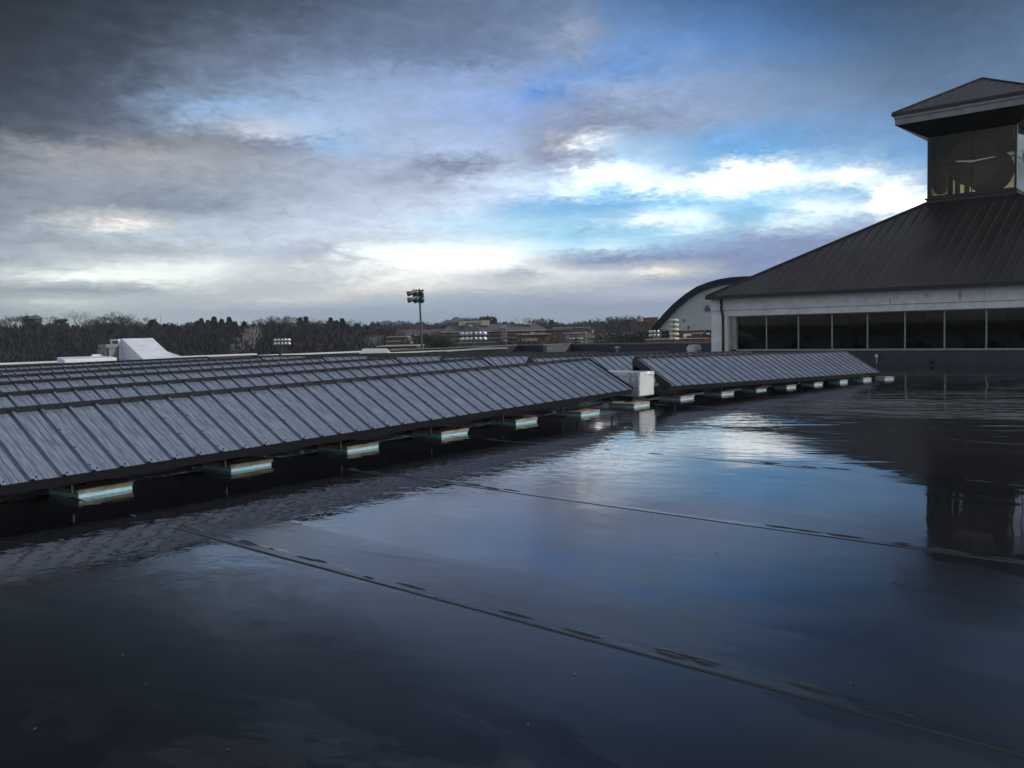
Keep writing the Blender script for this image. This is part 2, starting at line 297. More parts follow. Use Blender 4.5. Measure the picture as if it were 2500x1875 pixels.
def watermat(name, strip=False):
    m = bpy.data.materials.new(name); m.use_nodes = True; t = m.node_tree; b = t.nodes['Principled BSDF']
    L = t.links.new
    def nn(ty, **k):
        n = t.nodes.new(ty)
        for a, v in k.items(): setattr(n, a, v)
        return n
    tcn = nn('ShaderNodeTexCoord')
    def noi(scale, st=(1, 1, 1), det=4, rgh=.5, dist=0, loc=(0, 0, 0)):
        mp = nn('ShaderNodeMapping'); mp.inputs['Scale'].default_value = st; mp.inputs['Location'].default_value = loc
        L(tcn.outputs['Object'], mp.inputs[0])
        n = nn('ShaderNodeTexNoise'); n.inputs['Scale'].default_value = scale; n.inputs['Detail'].default_value = det
        n.inputs['Roughness'].default_value = rgh; n.inputs['Distortion'].default_value = dist
        L(mp.outputs[0], n.inputs['Vector']); return n.outputs['Fac']
    def mm(op, a, b_=None, c=None, clamp=False):
        n = nn('ShaderNodeMath', operation=op, use_clamp=clamp)
        for i, v in enumerate((a, b_, c)):
            if v is None: continue
            if isinstance(v, (int, float)): n.inputs[i].default_value = v
            else: L(v, n.inputs[i])
        return n.outputs[0]
    def mr(v, a, b_, c, d):
        n = nn('ShaderNodeMapRange'); n.clamp = True
        for i, x in zip(('From Min', 'From Max', 'To Min', 'To Max'), (a, b_, c, d)): n.inputs[i].default_value = x
        L(v, n.inputs['Value']); return n.outputs[0]
    # where the film is thin the wet membrane dulls the mirror a little
    sep = nn('ShaderNodeSeparateXYZ'); L(tcn.outputs['Object'], sep.inputs[0])
    patch = noi(.32, (.35, 1, 1), 3, .5, .8)
    near = mr(sep.outputs[1], 3.6, 7.5, 1, 0)          # thin film on the higher sheets on the near side
    thin = mm('MULTIPLY', mm('MULTIPLY', mr(patch, .42, .56, 0, 1), mm('MULTIPLY_ADD', near, .65, .35)), mr(sep.outputs[0], -7.5, -5.0, .15, 1))
    rough = mm('MULTIPLY_ADD', thin, .10, .022 if not strip else .11)
    L(rough, b.inputs['Roughness'])
    grime_and_shade = noi(2.2, (.3, 1.2, 1), 9, .65)
    r = nn('ShaderNodeValToRGB'); e = r.color_ramp.elements
    e[0].position = .3; e[0].color = (.0035, .0045, .0075, 1); e[1].position = .75; e[1].color = (.010, .012, .018, 1)
    if strip: e[0].color = (.004, .005, .007, 1); e[1].color = (.012, .013, .017, 1)
    L(grime_and_shade, r.inputs[0]); L(r.outputs[0], b.inputs['Base Color'])
    b.inputs['IOR'].default_value = 2.1 if not strip else 1.7
    # wind ripples, strongest in the open middle of the pond
    rot = nn('ShaderNodeMapping'); rot.inputs['Rotation'].default_value = (0, 0, -math.radians(24)); L(tcn.outputs['Object'], rot.inputs[0])
    def wav(scale, st, det=2, dist=.4, loc=0):
        mp = nn('ShaderNodeMapping'); mp.inputs['Scale'].default_value = st; mp.inputs['Location'].default_value = (loc, loc, 0); L(rot.outputs[0], mp.inputs[0])
        n = nn('ShaderNodeTexNoise'); n.inputs['Scale'].default_value = scale; n.inputs['Detail'].default_value = det; n.inputs['Distortion'].default_value = dist
        L(mp.outputs[0], n.inputs['Vector']); return n.outputs['Fac']
    gust = mr(noi(.20, (1, .6, 1), 3, .6, 1.0), .40, .62, .25, 1)
    farm = mr(sep.outputs[1], 9, 21, 0, 1)
    offrow = mr(sep.outputs[0], -9.5, -5.5, .10, 1)      # sheltered beside the collector rows
    amp = mm('MULTIPLY', mm('MULTIPLY', gust, offrow), mm('MULTIPLY_ADD', farm, .95, .05))
    big = mm('ADD', mm('MULTIPLY', wav(2.6, (.28, 1, 1)), .021), mm('MULTIPLY', wav(8, (.3, 1, 1), 2, .4, 5), .0032))
    h = mm('MULTIPLY', big, amp)
    h = mm('ADD', h, mm('MULTIPLY', mm('MULTIPLY', wav(.42, (.22, 1, 1), 3, .6, 9), mr(sep.outputs[1], 9, 18, 0, 1)), mm('MULTIPLY', offrow, .075)))
    edge = mr(sep.outputs[0], -5.0, -7.5, .12, 1)
    h = mm('ADD', h, mm('MULTIPLY', mm('MULTIPLY', noi(3.6, (1, 1.3, 1), 3, .55, .6), edge), .0042))
    h = mm('ADD', h, mm('MULTIPLY', noi(1.1, (1, 1, 1), 2, .5), .0022))
    # irregular damp patches where the membrane only just shows through the film
    pn = noi(.55, (.55, 1.1, 1), 8, .62, .9, (4, 2, 0))
    dry = mm('MULTIPLY', mr(pn, .545, .56, 0, 1), mr(sep.outputs[1], 4.0, 9.0, 1, .25))
    dry2 = mm('MULTIPLY', mr(pn, .500, .512, 0, 1), mr(sep.outputs[1], 4.0, 8.0, .5, .1))
    film = mm('MULTIPLY', mm('MAXIMUM', dry, dry2), mr(sep.outputs[0], -7.0, -5.0, 0, 1))
    yj = mm('ADD', sep.outputs[1], mm('MULTIPLY', mm('SUBTRACT', noi(1.3, (1, 1, 1), 5, .6, 0, (3, 3, 0)), .5), .10))
    band = mm('MULTIPLY', mr(yj, 3.84, 3.86, 0, 1), mr(yj, 4.46, 4.49, 1, 0))
    band = mm('MAXIMUM', band, mm('MULTIPLY', mr(yj, 2.55, 2.75, 1, 0), .7))
    band = mm('MULTIPLY', band, mr(sep.outputs[0], -7.2, -6.6, 0, 1))
    L(mm('ADD', mm('ADD', rough, mm('MULTIPLY', film, .13)), mm('MULTIPLY', band, .085)), b.inputs['Roughness'])
    h = mm('ADD', h, mm('MULTIPLY', noi(.9, (.2, 1, 1), 2), .003))
    # the deck falls gently towards the viewer beyond the near sheets
    yc = mm('MINIMUM', mm('MAXIMUM', sep.outputs[1], 0.0), 8.7)
    h = mm('ADD', h, mm('ADD', mm('MULTIPLY', mm('MULTIPLY', yc, yc), .0008), mm('MULTIPLY', mm('MAXIMUM', mm('SUBTRACT', sep.outputs[1], 8.7), 0.0), .0142)))
    h = mm('ADD', h, mm('MULTIPLY', mm('MAXIMUM', mm('SUBTRACT', sep.outputs[1], 13.5), 0.0), .011))
    bp = nn('ShaderNodeBump'); bp.inputs['Strength'].default_value = 1; bp.inputs['Distance'].default_value = 1
    if strip: h = mm('ADD', h, mm('MULTIPLY', noi(3.2, (.5, 3, 1), 4, .6), .0035))
    L(h, bp.inputs['Height']); L(bp.outputs[0], b.inputs['Normal'])
    return m
MT['water'] = watermat('rainwater_on_black_membrane')
MT['lap'] = watermat('wet_membrane_lap', True)

# ------------------------------------------------------------------ mesh helpers
class MB:
    def __init__(s): s.v = []; s.f = []; s.m = []; s.mi = 0
    def face(s, pts):
        b = len(s.v); s.v += [tuple(p) for p in pts]; s.f.append(tuple(range(b, b+len(pts)))); s.m.append(s.mi); return s
    def hexa(s, p):   # 8 points: bottom 4 ccw, top 4 ccw
        b = len(s.v); s.v += [tuple(q) for q in p]
        for f in ((3, 2, 1, 0), (4, 5, 6, 7), (0, 1, 5, 4), (1, 2, 6, 5), (2, 3, 7, 6), (3, 0, 4, 7)):
            s.f.append(tuple(b+i for i in f)); s.m.append(s.mi)
        return s
    def box(s, x0, x1, y0, y1, z0, z1):
        return s.hexa([(x0, y0, z0), (x1, y0, z0), (x1, y1, z0), (x0, y1, z0), (x0, y0, z1), (x1, y0, z1), (x1, y1, z1), (x0, y1, z1)])
    def tube(s, a, b, ra, rb=None, n=8, cap=True):
        rb = ra if rb is None else rb; a = Vector(a); b = Vector(b); d = (b-a).normalized()
        x = d.orthogonal().normalized(); y = d.cross(x); k = len(s.v)
        for c, r in ((a, ra), (b, rb)):
            for i in range(n):
                t = 2*math.pi*i/n; s.v.append(tuple(c+x*math.cos(t)*r+y*math.sin(t)*r))
        for i in range(n):
            j = (i+1) % n; s.f.append((k+i, k+j, k+n+j, k+n+i)); s.m.append(s.mi)
        if cap:
            s.f.append(tuple(k+i for i in range(n-1, -1, -1))); s.m.append(s.mi)
            s.f.append(tuple(k+n+i for i in range(n))); s.m.append(s.mi)
        return s
    def lathe(s, c, prof, n=20):     # prof: (r, z)
        k = len(s.v); c = Vector(c)
        for r, z in prof:
            for i in range(n):
                t = 2*math.pi*i/n; s.v.append((c.x+r*math.cos(t), c.y+r*math.sin(t), c.z+z))
        for q in range(len(prof)-1):
            for i in range(n):
                j = (i+1) % n; s.f.append((k+q*n+i, k+q*n+j, k+(q+1)*n+j, k+(q+1)*n+i)); s.m.append(s.mi)
        return s
    def mesh(s, name, mats, smooth=False):
        me = bpy.data.meshes.new(name); me.from_pydata(s.v, [], s.f)
        for m_ in (mats if isinstance(mats, (list, tuple)) else [mats]): me.materials.append(MT[m_] if isinstance(m_, str) else m_)
        for p, i in zip(me.polygons, s.m): p.material_index = i; p.use_smooth = smooth
        me.update(); return me
    def build(s, name, mats, parent=None, smooth=False, bevel=0):
        me = s.mesh(name, mats, smooth)
        if bevel:
            bm = bmesh.new(); bm.from_mesh(me); bmesh.ops.remove_doubles(bm, verts=bm.verts, dist=1e-5)
            bmesh.ops.bevel(bm, geom=bm.edges[:], offset=bevel, segments=2, affect='EDGES', profile=.6); bm.to_mesh(me); bm.free()
        return link(name, me, parent)
def link(name, me, parent=None, loc=(0, 0, 0)):
    o = bpy.data.objects.new(name, me); C.objects.link(o); o.location = loc
    if parent is not None: o.parent = parent
    return o
def tag(o, label=None, cat=None, group=None, kind=None):
    if label: o['label'] = label
    if cat: o['category'] = cat
    if group: o['group'] = group
    if kind: o['kind'] = kind
    return o
def thing(name, label, cat, loc=(0, 0, 0), rotz=0, group=None):
    o = bpy.data.objects.new(name, None); C.objects.link(o); o.location = loc; o.rotation_euler = (0, 0, rotz); o.empty_display_size = .1
    return tag(o, label, cat, group)
def copy_tree(o, parent=None):
    c = o.copy(); C.objects.link(c)
    if parent is not None: c.parent = parent
    for ch in list(o.children): copy_tree(ch, c)
    return c

# ------------------------------------------------------------------ terrain, lower building, roof deck
def sm(a, b, x): t = min(1, max(0, (x-a)/(b-a))); return t*t*(3-2*t)
def terr(x, y):
    d = math.hypot(x, y); a = math.atan2(x*r0.x+y*r0.y, -x*math.sin(YAW)+y*math.cos(YAW))
    left = 1-sm(-.25, .02, a) if abs(a) < 1.6 else .5
    z = -9 + left*8.2*sm(110, 270, d) + (1-left)*5.5*sm(250, 700, d)
    return z + .5*math.sin(x*.021+1)*math.sin(y*.017) * sm(60, 200, d)
g = MB(); rings = [0, 30, 60, 90, 120, 150, 180, 210, 240, 270, 310, 360, 450, 600, 900, 1500, 3000, 6000]; NS = 72
for d in rings:
    for i in range(NS):
        t = 2*math.pi*i/NS; x, y = d*math.cos(t), d*math.sin(t); g.v.append((x, y, terr(x, y)))
for k in range(len(rings)-1):
    for i in range(NS):
        j = (i+1) % NS; g.f.append((k*NS+i, k*NS+j, (k+1)*NS+j, (k+1)*NS+i)); g.m.append(0)
tag(g.build('ground', 'grass', smooth=True), kind='structure')

PX0, PX1, PY0, PY1 = -34.2, 16.0, -12.0, 56.0
tag(MB().box(PX0, PX1, PY0, PY1, -8.99, -.12).build('lower_storey', 'brickdark'), kind='structure')
tag(MB().box(PX0, PX1, PY0, PY1, -.118, -.02).build('roof_membrane', 'membrane'), kind='structure')
wq = MB()
for i in range(26):
    for j in range(34):
        x0 = PX0+.3+(PX1-PX0-.6)*i/26; x1 = PX0+.3+(PX1-PX0-.6)*(i+1)/26; y0 = PY0+.3+(PY1-PY0-.6)*j/34; y1 = PY0+.3+(PY1-PY0-.6)*(j+1)/34
        wq.face([(x0, y0, 0), (x1, y0, 0), (x1, y1, 0), (x0, y1, 0)])
tag(wq.build('rainwater', 'water'), kind='structure')
# membrane laps: every sheet edge is a raised, wet strip with blisters
lap_ys = [-2.5, .58, 3.69, 6.69, 9.84, 13.2, 16.35, 19.5, 22.7, 25.9, 29.1, 32.3]
for q, y in enumerate(lap_ys):
    rnd = random.Random(q); s = MB(); n = 120
    xs = [PX0+.4 + (15.4-PX0-.4)*i/n for i in range(n+1)]
    w = .15
    prof = [(0, -.012), (.004, .0034), (w*.25, .0022), (w*.7, .0016), (w, -.0008)]
    wob = [math.sin(i*.37+q)*.006+rnd.uniform(-.002, .002) for i in range(n+1)]
    hh = [max(.3, 1+.25*math.sin(i*.53+q*2)+rnd.uniform(-.1, .1)) for i in range(n+1)]
    for i, x in enumerate(xs):
        f = sm(-8.2, -6.6, x) if q == 2 else sm(-9.3, -8.3, x) if q == 3 else 1
        f *= .82+.18*math.sin(x*1.1+q*3)*math.sin(x*.7+q)
        if q >= 4: f *= .25+.75*sm(-.45, .25, math.sin(x*1.3+q*2)+.6*math.sin(x*3.1+q))
        for a, b in prof: s.v.append((x, y+a+(wob[i] if a > .01 else wob[i]*.15), b*hh[i]*f*.8-(1-f)*.0022 if b > 0 else b))
    for i in range(n):
        for k in range(4):
            b0 = i*5+k; s.f.append((b0, b0+5, b0+6, b0+1)); s.m.append(0)
    e = thing('membrane_lap', 'raised wet lap seam crossing the black flat roof, %s line counted away from the viewer' %
              ['hidden first', 'first', 'second', 'third', 'fourth', 'fifth', 'sixth', 'seventh', 'eighth', 'ninth', 'tenth', 'eleventh'][q], 'roof seam', group='lap seams of the roof membrane')
    e['kind'] = 'structure'
    del e['category']
    s.build('lap_strip', 'lap', e, smooth=True)
    if 1 <= q <= 6:
        bl = MB()
        for k in range(46):
            x = rnd.uniform(-15, 3) if q < 5 else rnd.uniform(-12, -2); l = rnd.uniform(.04, .18); ww = rnd.uniform(.008, .02); yy = y+rnd.uniform(.07, .15)
            kk = len(bl.v); nn_ = 10
            for (r_, z_) in ((1, 0), (.75, .0045), (.35, .007), (.02, .0078)):
                for i in range(nn_):
                    t = 2*math.pi*i/nn_; bl.v.append((x+l*r_*math.cos(t), yy+ww*r_*math.sin(t), z_))
            for c_ in range(3):
                for i in range(nn_):
                    j = (i+1) % nn_; bl.f.append((kk+c_*nn_+i, kk+c_*nn_+j, kk+(c_+1)*nn_+j, kk+(c_+1)*nn_+i)); bl.m.append(0)
        b_ = bl.build('lap_blisters', 'lap', e, smooth=True); b_['kind'] = 'stuff'

# ------------------------------------------------------------------ collector rows
SW = .915
LS = math.hypot(1.05, .605)
def sheet_mesh(seed):
    s = MB(); rnd = random.Random(seed)
    prof = [(0, 0, 0)]                         # (x, height, material of the strip that follows)
    for r in range(3):
        c = .1525+.305*r
        prof += [(c-.050, 0, 2), (c-.034, 0, 2), (c-.014, .023, 0), (c+.014, .023, 0), (c+.032, 0, 0)]  # near flank and strip beside each rib take the painted shade colour
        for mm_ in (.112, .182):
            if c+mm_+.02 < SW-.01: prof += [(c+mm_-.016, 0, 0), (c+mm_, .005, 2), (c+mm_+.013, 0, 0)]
    prof.append((SW, 0, 0)); prof.sort()
    ny = 2
    for j in range(ny):
        for x, h, g_ in prof: s.v.append((x, LS*j/(ny-1), h+.001*rnd.uniform(-1, 1)))
    k = len(prof)
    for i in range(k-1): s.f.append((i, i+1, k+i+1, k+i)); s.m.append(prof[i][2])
    # front edge thickness
    b = len(s.v)
    for x, h, g_ in prof: s.v.append((x, 0, h-.004))
    for i in range(k-1): s.f.append((b+i, b+i+1, i+1, i)); s.m.append(0)
    s.mi = 1
    for r in range(3):
        c = .1525+.305*r
        if r == seed % 3:
            for q in (.09, .42, .76, 1.1):
                s.tube((c, q, .022), (c, q, .031), .011, .008, 6)
        s.tube((c+.06, .045, 0), (c+.06, .045, .012), .010, .007, 6)
    return s.mesh('panel_sheet', ['sheet', 'screw', 'grime_and_shade'])
sheets = [sheet_mesh(k) for k in range(3)]
ORD = ['frontmost', 'second', 'third', 'fourth', 'fifth', 'rearmost']
def row(TA, TB, label, group, anchor_right=True, legs=True):
    """TA, TB: ends of the top edge. Local x runs along the row, y up the slope, z out of the sheet."""
    TA, TB = Vector(TA), Vector(TB); n = max(1, round((TB-TA).length/SW)); ex = (TB-TA).normalized()
    if anchor_right: TA = TB-ex*n*SW
    else: TB = TA+ex*n*SW
    hy = Vector((0, 0, 1)).cross(ex).normalized()
    ey = (hy*1.09+Vector((0, 0, .63))).normalized(); ey = (ey-ex*ey.dot(ex)).normalized(); ez = ex.cross(ey)
    A = TA-ey*LS
    e = thing('collector_row', label, 'solar air collector', group=group)
    e.matrix_world = Matrix(((ex.x, ey.x, ez.x, A.x), (ex.y, ey.y, ez.y, A.y), (ex.z, ey.z, ez.z, A.z), (0, 0, 0, 1)))
    Ln = n*SW
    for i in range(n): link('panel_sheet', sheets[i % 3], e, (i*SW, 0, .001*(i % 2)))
    MB().box(0, Ln, LS-.03, LS+.012, -.02, .052).build('ridge_cap', 'blackmetal', e)
    MB().box(.01, Ln-.01, .03, LS-.04, -.13, -.012).build('collector_box', 'blackmetal', e)
    inv = e.matrix_world.inverted(); f0 = A+ey*LS-ez*.1; f1 = f0+ex*Ln; bk = Vector((f0.x, f0.y, .035)); bk1 = Vector((f1.x, f1.y, .035)); th = hy*.02
    MB().hexa([inv@bk, inv@bk1, inv@(bk1+th), inv@(bk+th), inv@f0, inv@f1, inv@(f1+th), inv@(f0+th)]).build('rear_skirt', 'blackmetal', e)
    MB().box(0, Ln, .0, .024, -.125, -.006).build('bottom_rail', 'blackmetal', e)
    for x in (-.02, Ln-.002): MB().box(x, x+.022, -.002, LS+.014, -.13, .034).build('end_plate', 'blackmetal', e)
    if legs:
        inv = e.matrix_world.inverted()
        x = .3
        while x < Ln:
            for yy in (.10, LS-.12):
                p = A+ex*x+ey*yy-ez*.13; q = Vector((p.x, p.y, .115))
                MB().tube(inv@p, inv@q, .016, .016, 4).build('leg', 'blackmetal', e)
            x += 1.83
        p = A+ey*(LS-.05)-ez*.13
        MB().box(0, Ln, LS-.10, LS-.06, -.22, -.132).build('rear_rail', 'blackmetal', e)
    return e
lz = [.93, .95, .965, .975, .985, .99]; ly = [1008, 967, 939, 922, 909, 898]
for k in range(6):
    TB = Vector((-11.15-3.15*k, 15.13, 1.03)); TA = atz(0, ly[k], lz[k]); d = (TA-TB).normalized()
    n = math.ceil(((TA-TB).length+3.0)/SW)
    row(TB+d*n*SW, TB, ORD[k]+' sloping row of dark ribbed metal sheets in the left block of rows', 'rows of ribbed metal collectors', True, k < 2)
for k in range(6):
    TA = Vector((-11.22-3.2*k, 17.0, .99)); TB = Vector((-10.07-3.15*k, 26.95, .823)) if k == 0 else Vector((-10.05-3.15*k, 27.0, .815))
    row(TA, TB, ORD[k]+' sloping row of ribbed metal sheets in the right block beyond the foil duct', 'rows of ribbed metal collectors', False, k < 2)

# ballast blocks: paver on blue foam
BK = [(191,1218),(564,1153),(848,1106),(1078,1069),(1260,1038),(1419,1017),(1548,996),(1662,978),(1762,966),(1847,956),(1921,949),(1988,942),(2051,936),(2108,931),(2160,928)]
PT = [atz(x, y, 0) for x, y in BK]
NTH = ['nearest', 'second', 'third', 'fourth', 'fifth', 'sixth', 'seventh', 'eighth', 'ninth', 'tenth', 'eleventh', 'twelfth', 'thirteenth', 'fourteenth', 'farthest']
def block(p, rz, sc, seed, label, rear=False):
    rnd = random.Random(seed); e = thing('ballast_block', label, 'paver block', p, rz, 'pavers on blue foam under the collector rows')
    s = .61*sc
    MB().box(-s+.012, -.012, .012, s-.012, -.015, .042).build('foam_board', 'foam', e, bevel=.003)
    o = MB().box(-s, 0, 0, s, .044, .092).build('concrete_paver', 'paver', e, bevel=.007); o.rotation_euler = (0, 0, rnd.uniform(-.02, .02))
    if rnd.random() < .5: o.location = (rnd.uniform(-.008, .012), rnd.uniform(-.01, .008), 0)
    MB().box(-s*.62, -s*.38, s*.35, s*.68, .0925, .108).build('foot_plate', 'blackmetal', e)
    return e
for i, p in enumerate(PT):
    a = PT[max(0, i-1)]; b = PT[min(14, i+1)]; d = b-a; rz = math.atan2(d.y, d.x)-math.pi/2
    sp = d.length/(1 if i in (0, 14) else 2); sc = sp/1.83*.98 if i < 14 else .62
    sc = min(max(sc, .62), 1.08)
    if i < 8: lab = '%s grey paver on pale blue foam in the front line, counted from the left' % NTH[i]
    else: lab = '%s grey paver on pale blue foam, in the front line running toward the windows' % NTH[i]
    block(p, rz+random.uniform(-.03, .03), sc, i, lab)
    if i < 8:
        block(p+Vector((-1.35, .25, 0)), rz, .9, 50+i, '%s paver on foam of the shaded rear line beneath the front row of collectors' % NTH[i])

gr = MB(); rnd = random.Random(11)
spots = [(1404, 1647), (1432, 1508), (1940, 1410), (2078, 1465), (555, 1832), (300, 1600), (1000, 1740), (820, 1490), (1750, 1350), (1300, 1300)]
for k in range(150):
    p = atz(*spots[k], 0) if k < len(spots) else Vector((rnd.uniform(-9, 2), rnd.uniform(1, 16), 0))
    r = rnd.uniform(.006, .016) if k < len(spots) else rnd.uniform(.003, .010); a = rnd.uniform(0, 6.28)
    c_, s_ = math.cos(a)*r, math.sin(a)*r
    gr.face([(p.x-c_, p.y-s_, .002), (p.x+s_*.5, p.y-c_*.5, .003), (p.x+c_, p.y+s_, .007), (p.x-s_*.4, p.y+c_*.5, .004)])
tag(gr.build('grit', 'coping'), kind='stuff', label='tiny bits of grit and leaf scattered on the wet roof', cat='debris')
# scraps and stray things lying in the water below the first row
c0 = atz(660, 1105, 0)
e = tag(MB().hexa([(-.25, -.06, .0), (.2, -.1, 0), (.25, .08, 0), (-.2, .1, 0), (-.25, -.06, .03), (.2, -.1, .045), (.25, .08, .03), (-.2, .1, .035)]).build('metal_offcut', 'sheet'), 'small bent offcut of ribbed metal lying behind the second paver', 'scrap metal')
e.location = atz(672, 1112, 0)+Vector((-.25, .35, .03)); e.rotation_euler = (0, .1, .9)
cb = MB(); pts = [atz(x, y, .03) for x, y in ((-60, 1240), (0, 1222), (40, 1208), (95, 1198), (150, 1190))]
for a, b in zip(pts, pts[1:]): cb.tube(a, b, .012, .012, 6)
tag(cb.build('cable', 'greymetal'), 'grey cable lying on the wet roof at the left edge under the first row', 'cable')

# foil wrapped duct between the two blocks of rows
du = thing('foil_duct', 'square silver foil wrapped duct in the gap between two blocks of metal rows', 'duct', (-10.46, 16.0, .2))
s = MB(); s.box(-13, 0, 0, .6, 0, .53).build('duct_trunk', 'foil', du, bevel=.012)
MB().box(-.002, .012, .02, .58, .02, .51).build('end_cap', 'whitecap', du, bevel=.006)
for sgn in (-1, 1):
    y0 = 0 if sgn < 0 else .6
    s = MB(); cx, cz = (-.66, .27) if sgn < 0 else (-.30, .27)
    for a, b, ra, rb in ((0, .22, .17, .17), (.22, .32, .17, .185), (.32, 1.0, .165, .165)):
        s.tube((cx, y0+sgn*a, cz), (cx-(.25 if a > .3 else 0), y0+sgn*b, cz-(.03 if a > .3 else 0)), ra, rb, 20)
    s.build('round_branch', 'foil', du, smooth=True)
for z in (.18, .42): MB().box(-2.4, -.05, -.006, -.0035, z, z+.035).build('foil_tape', 'vent', du)
for x in (-.25, -1.3): MB().box(x, x+.05, -.009, -.0065, .01, .52).build('foil_tape', 'vent', du)
fw_ = MB(); rr = random.Random(3); q_ = [(.016+rr.uniform(0, .02), .02+.08*i, .50-abs(i-3)*.012-rr.uniform(0, .04)) for i in range(8)]
for a_, b_ in zip(q_, q_[1:]): fw_.face([a_, b_, (b_[0]-.004, b_[1], .532), (a_[0]-.004, a_[1], .532)]).face([(a_[0]-.004, a_[1], .534), (b_[0]-.004, b_[1], .534), (-.05, b_[1], .536), (-.05, a_[1], .536)])
fw_.build('foil_flap', 'foil', du)
for k in range(5): MB().box(-.6-2.6*k, -.2-2.6*k, .05, .55, -.2, -.002).build('support_block', 'blackmetal', du)

# ------------------------------------------------------------------ parapets
def wallrun(x0, y0, x1, y1, z, name, label, cap, face, capw=.3, capz=.06, th=.28):
    e = thing(name, label, 'parapet'); d = Vector((x1-x0, y1-y0, 0)).normalized(); nrm = Vector((-d.y, d.x, 0))
    def prism(a, b, z0, z1, ext=0):
        p = [Vector((x0, y0, 0))-d*ext+nrm*a, Vector((x1, y1, 0))+d*ext+nrm*a, Vector((x1, y1, 0))+d*ext+nrm*b, Vector((x0, y0, 0))-d*ext+nrm*b]
        return MB().hexa([(q.x, q.y, z0) for q in p]+[(q.x, q.y, z1) for q in p])
    prism(0, th, -.1, z-capz).build('upstand', face, e)
    prism(-.03, th+.03, z-capz+.002, z, .0).build('coping', cap, e)
    return e
wallrun(-31.0, -11.5, -31.0, 19.6, 1.03, 'parapet', 'low parapet with white cap behind the left rows in front of the trees', 'whitecap', 'membrane')
wallrun(-31.0, 19.7, -31.0, 26.0, .96, 'parapet', 'white capped parapet stretch between the white hood and the flat grey hood', 'whitecap', 'membrane')
wallrun(-31.0, 26.4, -31.0, 34.8, .835, 'parapet', 'long thin white capped kerb in front of the tan coping', 'whitecap', 'membrane', capz=.05, th=.5)
wallrun(-33.0, 26.0, -33.0, 37.9, .93, 'parapet', 'tan coped parapet running away at the far side of the roof', 'coping', 'membrane')
wallrun(-32.99, 37.93, -31.1, 37.93, .93, 'parapet', 'short black parapet return under tan coping', 'coping', 'membrane')
wallrun(-31.1, 38.22, -31.1, 40.46, .93, 'parapet', 'short grey parapet piece under tan coping beside the black return', 'coping', 'slate', th=.27)
wallrun(-31.4, 40.5, -19.4, 40.5, .905, 'parapet', 'long black parapet with tan coping left of the windowed building', 'coping', 'membrane')
# thin white plate lying on the roof in front of the parapet
p = atz(1168, 857, .9)
MB_ = MB().hexa([(-30.2, 29.2, .80), (-29.9, 29.2, .80), (-29.6, 32.2, .84), (-30.2, 32.2, .84), (-30.2, 29.2, .83), (-29.9, 29.2, .83), (-29.6, 32.2, .91), (-30.2, 32.2, .91)])
tag(MB_.build('sheet_metal_plate', 'whitecap'), 'narrow white metal plate lying between the rearmost row and the white kerb', 'metal plate')

# ------------------------------------------------------------------ white hood
hd = thing('roof_hood', 'large white sloping roof hood with grey equipment box at its left end', 'roof hood', (-29.93, 13.67, 0))
fb = aty(350, 878, 13.67); xf = fb.x+29.93; zf = fb.z
xf = max(xf, .5)
s = MB(); L_ = 1.09
def wedge(y0, y1, pts):
    m_ = MB(); k = len(pts)
    m_.v = [(x, y0, z) for x, z in pts]+[(x, y1, z) for x, z in pts]
    m_.f = [tuple(range(k)), tuple(range(2*k-1, k-1, -1))]+[(i, i+k, (i+1) % k+k, (i+1) % k) for i in range(k)]; m_.m = [0]*len(m_.f); return m_
sl_ = (zf-1.73)/xf
wedge(0, L_, [(-.02, 0), (-.02, 1.73), (.05, 1.735), (xf*1.5, 1.73+sl_*xf*1.5), (xf*1.5, 0)]).build('sloping_cover', 'hood', hd, bevel=.01)
wedge(L_+.002, L_+.5, [(-.02, 0), (-.02, 1.25), (.06, 1.25), (xf*1.3, zf-.1), (xf*1.3, 0)]).build('side_flashing', 'hood', hd)
MB().box(-.62, .0, -.10, -.002, .5, 1.72).build('back_frame', 'hood', hd, bevel=.01)
bx = MB().box(-.50, .02, -.52, -.11, .6, 1.42).build('equipment_box', 'greymetal', hd, bevel=.01)
MB().box(-.56, .06, -.56, -.10, 1.425, 1.55).build('box_lid', 'greymetal', bx, bevel=.008)
MB().box(-.46, -.02, -.104, -.101, 1.56, 1.66).build('louvre', 'blackmetal', bx)
MB().box(.03, .06, -.50, -.46, .6, 1.42).build('corner_strip', 'blackmetal', bx)
MB().box(-.44, -.30, -.56, -.522, .85, 1.25).build('switch_box', 'greymetal', bx)
MB().box(-.80, -.57, -.50, -.2, .6, 1.38).build('side_box', 'greymetal', hd, bevel=.008)
tag(wedge(11.6, 13.3, [(-30.1, .0), (-30.1, 1.17), (-29.5, 1.10), (-29.5, 0)]).build('roof_curb', 'hood', bevel=.03), 'low white wrapped curb left of the large white hood', 'roof curb')
tag(wedge(12.75, 13.1, [(-30.25, .9), (-30.25, 1.18), (-30.12, 1.22), (-30.12, .9)]).build('curb_gusset', 'hood'), 'small white triangular gusset between the curb and the grey box', 'gusset')
p = at(879, 862, 36); q = at(947, 862, 36)
h2 = MB(); a, b, c, d = at(877, 864, 36), at(948, 862, 36), at(944, 850.5, 36.9), at(886, 851, 36.9)
bk = Vector((-.5, .5, 0))
h2.hexa([a, b, b+bk*1.8, a+bk*1.8, a+Vector((0, 0, .02)), b+Vector((0, 0, .02)), c+Vector((0, 0, 0)), d])
h2.build('flat_hood', 'whitecap')
tag(bpy.data.objects['flat_hood'], 'low pale grey trapezoid roof hood in front of the small brick block', 'roof hood')

